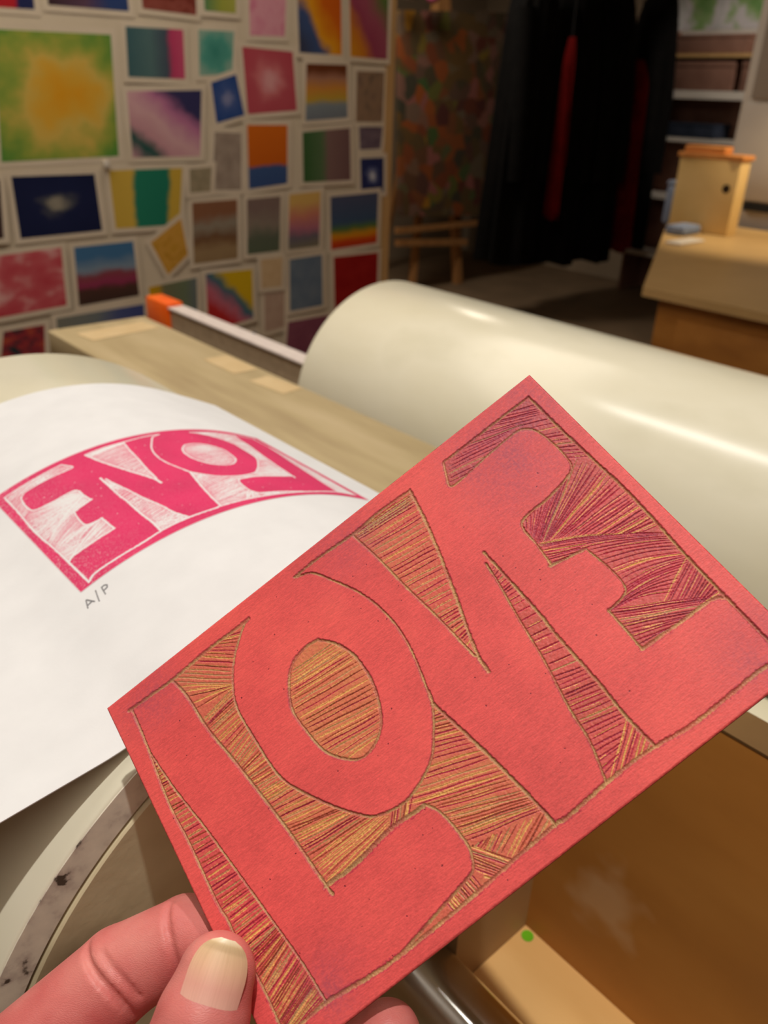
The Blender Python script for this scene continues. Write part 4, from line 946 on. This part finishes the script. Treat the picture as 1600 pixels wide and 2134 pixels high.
SPECS = [
 ('r', [(0.35, (226, 160, 34)), (0.55, (222, 172, 60)), (0.70, (214, 184, 90)), (0.86, (150, 166, 70)), (1.0, (92, 146, 62))], 0.7),
 ('v', [(0.0, (190, 40, 50)), (0.70, (190, 40, 50)), (0.76, (40, 46, 90)), (1.0, (40, 46, 90))]),
 ('v', [(0.0, (56, 40, 40)), (0.5, (96, 70, 90)), (0.8, (50, 70, 120)), (1.0, (50, 70, 120))]),
 ('noise', [(120, 50, 40), (150, 80, 70), (130, 60, 50)]),
 ('v', [(0.1, (96, 140, 90)), (0.6, (160, 166, 70)), (1.0, (170, 172, 80))]),
 ('v', [(0.0, (60, 96, 104)), (0.45, (86, 116, 118)), (0.75, (74, 84, 100)), (0.84, (190, 66, 106)), (1.0, (200, 80, 116))]),
 ('d', [(0.1, (196, 150, 160)), (0.3, (20, 84, 78)), (0.42, (200, 150, 160)), (0.6, (214, 170, 176)), (0.78, (190, 120, 160)), (0.92, (56, 54, 96))]),
 ('r', [(0.3, (64, 140, 128)), (0.6, (86, 160, 146)), (0.85, (140, 176, 160))]),
 ('noise', [(214, 130, 156), (224, 160, 176), (220, 150, 168)]),
 ('r', [(0.30, (222, 160, 164)), (0.44, (208, 116, 122)), (0.6, (190, 84, 96)), (0.9, (186, 76, 90))], 0.45),
 ('r', [(0.3, (130, 136, 176)), (0.5, (70, 92, 150)), (0.8, (46, 76, 140))]),
 ('d', [(0.2, (60, 66, 92)), (0.42, (64, 84, 130)), (0.52, (230, 160, 30)), (0.75, (210, 100, 20)), (1.0, (200, 90, 20))]),
 ('d', [(0.1, (216, 150, 30)), (0.35, (200, 120, 40)), (0.5, (150, 64, 90)), (0.7, (160, 80, 100)), (0.95, (90, 120, 60))]),
 ('h', [(0.1, (120, 128, 138)), (0.32, (130, 142, 150)), (0.42, (190, 160, 60)), (0.62, (206, 140, 60)), (0.80, (170, 120, 96)), (0.95, (110, 60, 34))]),
 ('noise', [(120, 100, 84), (150, 122, 98), (130, 106, 90)]),
 ('noise', [(100, 84, 98), (120, 104, 116)]),
 ('h', [(0.0, (58, 82, 134)), (0.37, (64, 90, 140)), (0.42, (206, 100, 24)), (1.0, (216, 110, 28))]),
 ('v', [(0.0, (52, 96, 48)), (0.45, (90, 116, 80)), (0.58, (132, 104, 100)), (1.0, (120, 90, 90))]),
 ('r', [(0.28, (206, 210, 220)), (0.42, (100, 108, 150)), (0.55, (44, 52, 100)), (1.0, (44, 50, 96))]),
 ('noise', [(150, 134, 122), (172, 156, 142)]),
 ('noise', [(146, 136, 110), (166, 152, 126)]),
 ('r', [(0.30, (150, 144, 130)), (0.42, (70, 72, 84)), (0.52, (30, 36, 72)), (1.0, (26, 32, 66))], 0.55),
 ('v', [(0.0, (206, 172, 70)), (0.36, (214, 180, 76)), (0.42, (40, 130, 104)), (0.86, (36, 124, 100)), (0.92, (206, 172, 66)), (1.0, (206, 172, 66))]),
 ('noise', [(190, 140, 40), (214, 160, 70), (200, 150, 50)]),
 ('noise', [(196, 72, 84), (206, 96, 104), (226, 170, 168)]),
 ('h', [(0.1, (70, 52, 46)), (0.32, (84, 56, 48)), (0.42, (150, 56, 90)), (0.58, (140, 70, 80)), (0.68, (130, 150, 170)), (0.9, (70, 116, 160))], 0.2),
 ('noise', [(40, 56, 60), (150, 50, 60), (180, 80, 60)]),
 ('v', [(0.1, (130, 130, 120)), (0.5, (120, 128, 130)), (0.75, (80, 90, 140)), (1.0, (70, 80, 136))]),
 ('v', [(0.1, (206, 160, 20)), (0.28, (190, 150, 40)), (0.38, (120, 120, 90)), (0.8, (112, 126, 100)), (1.0, (110, 120, 120))]),
 ('h', [(0.1, (150, 124, 90)), (0.35, (160, 134, 98)), (0.55, (120, 86, 60)), (0.75, (150, 140, 124)), (0.95, (140, 96, 70))], 0.3),
 ('h', [(0.1, (92, 104, 84)), (0.45, (96, 104, 88)), (0.7, (140, 128, 116)), (1.0, (130, 110, 104))], 0.35),
 ('h', [(0.1, (130, 124, 100)), (0.30, (110, 104, 116)), (0.45, (176, 110, 130)), (0.7, (206, 130, 110)), (0.95, (216, 176, 100))], 0.2),
 ('h', [(0.0, (180, 50, 34)), (0.18, (206, 72, 24)), (0.30, (220, 150, 30)), (0.42, (90, 120, 60)), (0.55, (64, 86, 116)), (1.0, (78, 84, 112))]),
 ('d', [(0.15, (180, 40, 40)), (0.40, (196, 50, 50)), (0.52, (200, 110, 130)), (0.66, (40, 110, 130)), (0.78, (216, 180, 30)), (1.0, (216, 180, 30))]),
 ('noise', [(206, 176, 136), (214, 186, 146)]),
 ('noise', [(184, 156, 138), (194, 168, 150)]),
 ('noise', [(100, 116, 136), (116, 130, 146)]),
 ('noise', [(150, 24, 24), (164, 34, 32)]),
 ('noise', [(130, 72, 92), (142, 84, 102)]),
 ('noise', [(40, 60, 120), (60, 80, 140)]),
 ('noise', [(180, 140, 50), (196, 160, 70)]),
 ('noise', [(60, 44, 44), (80, 60, 60)]),
]
for i, (lab, quad) in enumerate(WALL_PRINTS):
    q = np.array(quad)
    c = q.mean(0)
    y0 = 2.7990 - 0.0007*(i % 7) - 0.0002*i
    e_ = empty('art_print', (c[0], y0, q[:, 1].min()))
    tag(e_, lab + ' on the partition' if len(lab.split()) < 13 else lab, 'art print', 'prints on the partition')
    mg = 0.017
    def expand(q, d):
        out = []
        for k in range(4):
            a = q[k]-q[k-1]; b = q[k]-q[(k+1) % 4]
            out.append(q[k] + d*a/np.linalg.norm(a) + d*b/np.linalg.norm(b))
        return np.array(out)
    def plate(q, ya, yb):
        vs = [(p[0], ya, p[1]) for p in q] + [(p[0], yb, p[1]) for p in q]
        return vs, [(0, 3, 2, 1), (4, 5, 6, 7), (0, 1, 5, 4), (1, 2, 6, 5), (2, 3, 7, 6), (3, 0, 4, 7)]
    vs, fs = plate(expand(q, mg), y0, y0+0.0004)
    mesh_obj('sheet', vs, fs, M_sheet, e_)
    vs, fs = plate(q, y0-0.0003, y0)
    o = mesh_obj('image', vs, fs, print_mat('print_ink', SPECS[i]), e_)
    ul = o.data.uv_layers.new(name='UVMap')
    UVQ = [(0, 1), (1, 1), (1, 0), (0, 0)]
    for lp in o.data.loops: ul.data[lp.index].uv = UVQ[lp.vertex_index % 4]
pin = mesh_obj('push_pin', *box_vf(1.218, 1.236, 2.775, 2.797, 1.192, 1.216, 0.005), M_white, None, 40)
tag(pin, 'small white pin below the corner of the large green print', 'pin')

# ------------------------------------------------------------------ easel with the many coloured painting
easel = empty('easel', (5.1, 5.0, 0))
tag(easel, 'beech easel standing under the mottled painting', 'easel')
def beam(name, a, b, w, mat, parent):
    tube(name, [a, b], w, mat, parent, 4, 10)
beam('leg', (4.62, 4.86, 0.0), (4.95, 5.05, 2.2), 0.035, M_easel, easel)
beam('leg', (5.16, 4.86, 0.0), (4.98, 5.05, 2.2), 0.045, M_easel, easel)
beam('leg', (4.95, 5.65, 0.0), (4.97, 5.08, 2.15), 0.03, M_easel, easel)
beam('crossbar', (4.42, 4.84, 0.40), (5.20, 4.84, 0.34), 0.035, M_easel, easel)
beam('tray', (4.40, 4.83, 0.49), (5.72, 4.83, 0.49), 0.03, M_easel, easel)
canvas = empty('painting', (5.1, 4.88, 0.58))
tag(canvas, 'large mottled painting in orange, green and brown on the easel', 'painting')
m, nt, b = new_mat('mottled_painting')
tc = node(nt, 'ShaderNodeTexCoord')
vo = node(nt, 'ShaderNodeTexVoronoi'); vo.inputs['Scale'].default_value = 11
nz = node(nt, 'ShaderNodeTexNoise'); nz.inputs['Scale'].default_value = 5; nz.inputs['Detail'].default_value = 6
mxv = node(nt, 'ShaderNodeMix', data_type='VECTOR'); mxv.inputs['Factor'].default_value = 0.14
nt.links.new(tc.outputs['Object'], nz.inputs['Vector']); nt.links.new(tc.outputs['Object'], mxv.inputs['A']); nt.links.new(nz.outputs['Color'], mxv.inputs['B'])
nt.links.new(mxv.outputs['Result'], vo.inputs['Vector'])
sp = node(nt, 'ShaderNodeSeparateColor'); nt.links.new(vo.outputs['Color'], sp.inputs[0])
r1 = ramp(nt, sp.outputs[0], [(0.0, (84, 70, 44)), (0.22, (104, 76, 36)), (0.38, (60, 60, 48)), (0.52, (150, 78, 30)), (0.66, (86, 42, 36)), (0.78, (104, 90, 70)), (0.88, (150, 86, 80)), (0.95, (60, 90, 44)), (1.0, (170, 116, 30))])
nt.links.new(r1.outputs[0], b.inputs['Base Color']); b.inputs['Roughness'].default_value = 0.7
vs = [(4.40, 4.80, 0.60), (5.70, 4.80, 0.53), (5.87, 4.90, 2.03), (4.42, 4.90, 1.95)]
vs2 = [(p[0], p[1]+0.035, p[2]) for p in vs]
mesh_obj('painted_canvas', vs+vs2, [(0,1,2,3),(7,6,5,4),(0,4,5,1),(1,5,6,2),(2,6,7,3),(3,7,4,0)], m, canvas)
for k, (x, c_) in enumerate(((4.38, M_white), (4.60, noise_mat('pink_paper', [(0.3, (226, 110, 150)), (0.7, (236, 130, 166))], 8, 3, 0.7)))):
    e_ = empty('paper_pompom', (x, 4.76, 2.0)); 
    tag(e_, ('white' if k == 0 else 'pink') + ' paper ball hanging above the painting', 'ornament')
    vs = []; fs = []
    n1, n2_ = 20, 12
    for i in range(n2_+1):
        a = math.pi*i/n2_
        for j in range(n1):
            t_ = 2*math.pi*j/n1; rr_ = 0.055*(1+0.08*math.cos(9*t_))
            vs.append((x+rr_*math.sin(a)*math.cos(t_), 4.76+rr_*math.sin(a)*math.sin(t_), 2.05+0.055*math.cos(a)))
    for i in range(n2_):
        for j in range(n1):
            fs.append((i*n1+j, i*n1+(j+1) % n1, (i+1)*n1+(j+1) % n1, (i+1)*n1+j))
    mesh_obj('ball', vs, fs, c_, e_, 60)
    tube('string', [(x, 4.76, 2.10), (x, 4.76, 2.85)], 0.002, M_white, e_, 6)

# ------------------------------------------------------------------ rail with black and red work coats
rail = empty('clothes_rail', (5.3, 3.85, 2.30))
tag(rail, 'dark clothes rail carrying the black coats', 'clothes rail')
tube('hanging_bar', [(4.35, 3.85, 2.30), (6.35, 3.85, 2.30)], 0.016, M_black_rubber, rail)
for x in (4.60, 6.20):
    tube('drop_rod', [(x, 3.85, 2.30), (x, 3.85, 2.848)], 0.012, M_black_rubber, rail)

def coat(x, w, d, z0, z1, mat, label, lean=0.0, seed=0, y=3.85):
    r = random.Random(seed)
    e_ = empty('work_coat', (x, y, z0)); tag(e_, label, 'coat', 'coats on the rail')
    ph = [r.uniform(0, 6.28) for _ in range(4)]
    vs = []; fs = []; nz_, na_ = 26, 56
    for i in range(nz_+1):
        t_ = i/nz_; z = z0+(z1-z0)*t_
        sh = 1.0 if t_ < 0.86 else max(0.10, 1-((t_-0.86)/0.14)**1.7*0.86)
        fl = 1.10-0.22*t_
        for k in range(na_):
            a = 2*math.pi*k/na_
            fold_ = 1+(0.16*(1-t_)+0.03)*math.sin(7*a+ph[0]+1.5*t_)+0.06*math.sin(13*a+ph[1])
            vs.append((x+lean*(1-t_)+w/2*fl*sh*fold_*math.cos(a), y+d/2*fl*(0.5+0.5*sh)*fold_*math.sin(a), z+(0.02*math.sin(3*a+ph[2]) if i == 0 else 0)))
    for i in range(nz_):
        for k in range(na_):
            l = (k+1) % na_
            fs.append((i*na_+k, i*na_+l, (i+1)*na_+l, (i+1)*na_+k))
    fs.append(tuple(range(na_))[::-1]); fs.append(tuple(range(nz_*na_, (nz_+1)*na_)))
    mesh_obj('body', vs, fs, mat, e_, 60)
    for s in (-1, 1):
        xs = x+s*w*0.36; rs = min(1.0, w/0.28)
        tube('sleeve', [(xs, y-d*0.10, z1-0.14*(z1-z0)), (xs+lean*0.4, y-d*0.34, z0+(z1-z0)*0.60), (xs+lean*0.6, y-d*0.44, z0+(z1-z0)*0.30)], [0.075*rs, 0.068*rs, 0.056*rs], mat, e_, 14)
    tube('hanger', [(x, y, z1-0.04), (x, y, 2.27), (x+0.02, y, 2.325), (x, y+0.02, 2.318)], 0.004, M_black_rubber, e_, 8)
coat(4.62, 0.36, 0.30, 0.42, 2.16, M_black, 'long black coat hanging closest to the painting', -0.10, 1)
coat(4.70, 0.05, 0.10, 0.72, 1.78, M_red, 'narrow dark red coat showing in front of the left black coats', 0.0, 2, 3.60)
coat(5.02, 0.32, 0.32, 0.36, 2.20, M_black, 'black coat hanging second from the painting', 0, 3)
coat(5.43, 0.34, 0.34, 0.34, 2.20, M_black, 'black coat in the middle of the rail', 0, 4)
coat(5.715, 0.09, 0.30, 0.40, 1.70, M_red, 'bright red coat hanging between the right black coats', 0.02, 5, 3.80)
coat(6.02, 0.25, 0.32, 0.40, 2.20, M_black, 'black coat hanging at the shelf end of the rail', -0.05, 6)

# ------------------------------------------------------------------ work bench, boxes, cabinet and shelf on the right
bench = empty('work_bench', (3.6, 1.0, 0))
tag(bench, 'long tan work bench with brown front under a warm lamp', 'bench')
tv_ = [(2.66, -0.3), (2.66, 1.59), (4.50, 2.60), (4.50, -0.3)]
def slab(pts, z0, z1, name, mat, parent):
    n = len(pts); vs = [(p[0], p[1], z0) for p in pts]+[(p[0], p[1], z1) for p in pts]
    fs = [tuple(range(n)), tuple(range(n, 2*n))[::-1]] + [(i, i+n, (i+1) % n+n, (i+1) % n) for i in range(n)]
    return mesh_obj(name, vs, fs, mat, parent)
M_bench = noise_mat('bench_top', [(0.3, (176, 142, 92)), (0.7, (196, 162, 110))], 2.5, 5, 0.45)
slab(tv_, 0.82, 0.85, 'bench_top', M_bench, bench)
slab([(2.70, -0.3), (2.70, 1.54), (4.46, 2.50), (4.46, -0.3)], 0.08, 0.82, 'base', M_ply, bench)
box('drawer_front', 2.688, 2.70, 0.35, 1.45, 0.40, 0.76, M_ply, bench, 0.003)

bx = empty('birch_box', (4.3, 2.2, 0.85))
tag(bx, 'pale birch box with a round finger hole on the bench', 'box')
box('body', 4.10, 4.20, 2.04, 2.37, 0.851, 1.20, M_boxwood, bx, 0.004)
box('lid', 4.09, 4.21, 2.03, 2.38, 1.20, 1.222, M_tanlid, bx, 0.003)
hl = tube('finger_hole', [(4.096, 2.09, 1.07), (4.102, 2.09, 1.07)], 0.02, M_dark, bx, 24, 30)
tr = mesh_obj('card_tray', *box_vf(4.11, 4.19, 2.14, 2.36, 1.2225, 1.255, 0.006), M_tanlid, None, 40)
tag(tr, 'low orange card tray on top of the birch box', 'tray')

bag = empty('cloth_bag', (4.3, 2.5, 0.85))
tag(bag, 'blue grey cloth bag standing behind the birch box', 'bag')
box('body', 4.22, 4.38, 2.42, 2.49, 0.851, 1.05, M_blue, bag, 0.02)
box('top_fold', 4.225, 4.375, 2.415, 2.495, 1.045, 1.07, M_blue, bag, 0.01)
pad = mesh_obj('folded_cloth', *box_vf(3.90, 4.07, 2.16, 2.27, 0.851, 0.895, 0.015), M_blue, None, 40)
tag(pad, 'folded blue cloth lying on the bench beside the birch box', 'cloth')
tow = mesh_obj('paper_towel', *box_vf(3.62, 3.84, 2.01, 2.09, 0.851, 0.862, 0.004), M_white, None, 40)
tag(tow, 'white paper towel at the near end of the bench', 'towel')

cab = empty('white_cabinet', (4.85, 1.7, 0))
tag(cab, 'tall white cabinet at the right edge behind the bench', 'cabinet')
box('body', 4.60, 5.20, 0.6, 2.36, 0.10, 2.5, M_white, cab, 0.004)
box('upper_door', 4.585, 4.60, 0.62, 2.31, 1.47, 2.48, noise_mat('grey_door', [(0.3, (160, 150, 140)), (0.7, (172, 162, 152))], 3, 3, 0.5), cab, 0.003)
box('lower_door', 4.585, 4.60, 0.62, 2.33, 0.98, 1.45, M_white, cab, 0.003)
box('black_strip', 4.58, 4.60, 0.62, 2.22, 0.93, 0.97, M_black_rubber, cab)
box('plinth', 4.62, 5.18, 0.62, 2.34, 0.0, 0.10, M_black_rubber, cab)

shelf = empty('wall_shelf', (6.3, 3.4, 0))
tag(shelf, 'open shelf unit with white boards against the right wall', 'shelf')
for z in (0.30, 0.75, 1.17, 1.465):
    box('shelf_board', 6.20, 6.49, 2.3, 3.95, z, z+(0.055 if z > 1.4 else 0.03), M_white, shelf)
for y in (2.3, 3.93):
    box('side_board', 6.20, 6.49, y, y+0.02, 0.0, 1.92, M_brownbox, shelf)
box('top_board', 6.19, 6.49, 2.28, 3.97, 1.735, 1.76, M_pine, shelf)
box('back_board', 6.485, 6.495, 2.32, 3.93, 0.0, 1.90, M_brownbox, shelf)
for y, w_, hh, z, nm, lb in ((3.30, 0.52, 0.19, 1.5215, M_brownbox, 'mauve brown storage box on the middle shelf'),
                         (2.74, 0.50, 0.19, 1.5215, M_brownbox, 'mauve brown storage box nearer the white cabinet'),
                         (3.24, 0.55, 0.12, 1.7615, M_brownbox, 'flat brown carton on top of the shelf'),
                         (3.36, 0.46, 0.10, 1.2015, M_blue_dark, 'folded navy cloth on the shelf below the white board')):
    e_ = empty('storage_box', (6.3, y, z)); tag(e_, lb, 'cloth' if 'cloth' in lb else 'box')
    if 'cloth' in lb: e_.name = 'folded_cloth'
    box('body', 6.215, 6.46, y, y+w_, z, z+hh*0.8, nm, e_, 0.008)
    box('lid' if 'cloth' not in lb else 'top_fold', 6.21, 6.465, y-0.004, y+w_+0.004, z+hh*0.8, z+hh, nm, e_, 0.005)
pic = empty('wall_picture', (6.49, 3.5, 1.89))
tag(pic, 'green and white picture on the right wall above the shelf', 'picture')
box('sheet', 6.488, 6.498, 2.9, 4.2, 1.90, 2.60, M_white, pic)
o = box('image', 6.484, 6.488, 2.94, 4.16, 1.93, 2.56, noise_mat('garden_colours', [(0.36, (190, 196, 190)), (0.45, (216, 210, 214)), (0.52, (150, 180, 120)), (0.60, (112, 160, 90)), (0.68, (206, 190, 90))], 3.2, 5, 0.7), pic)
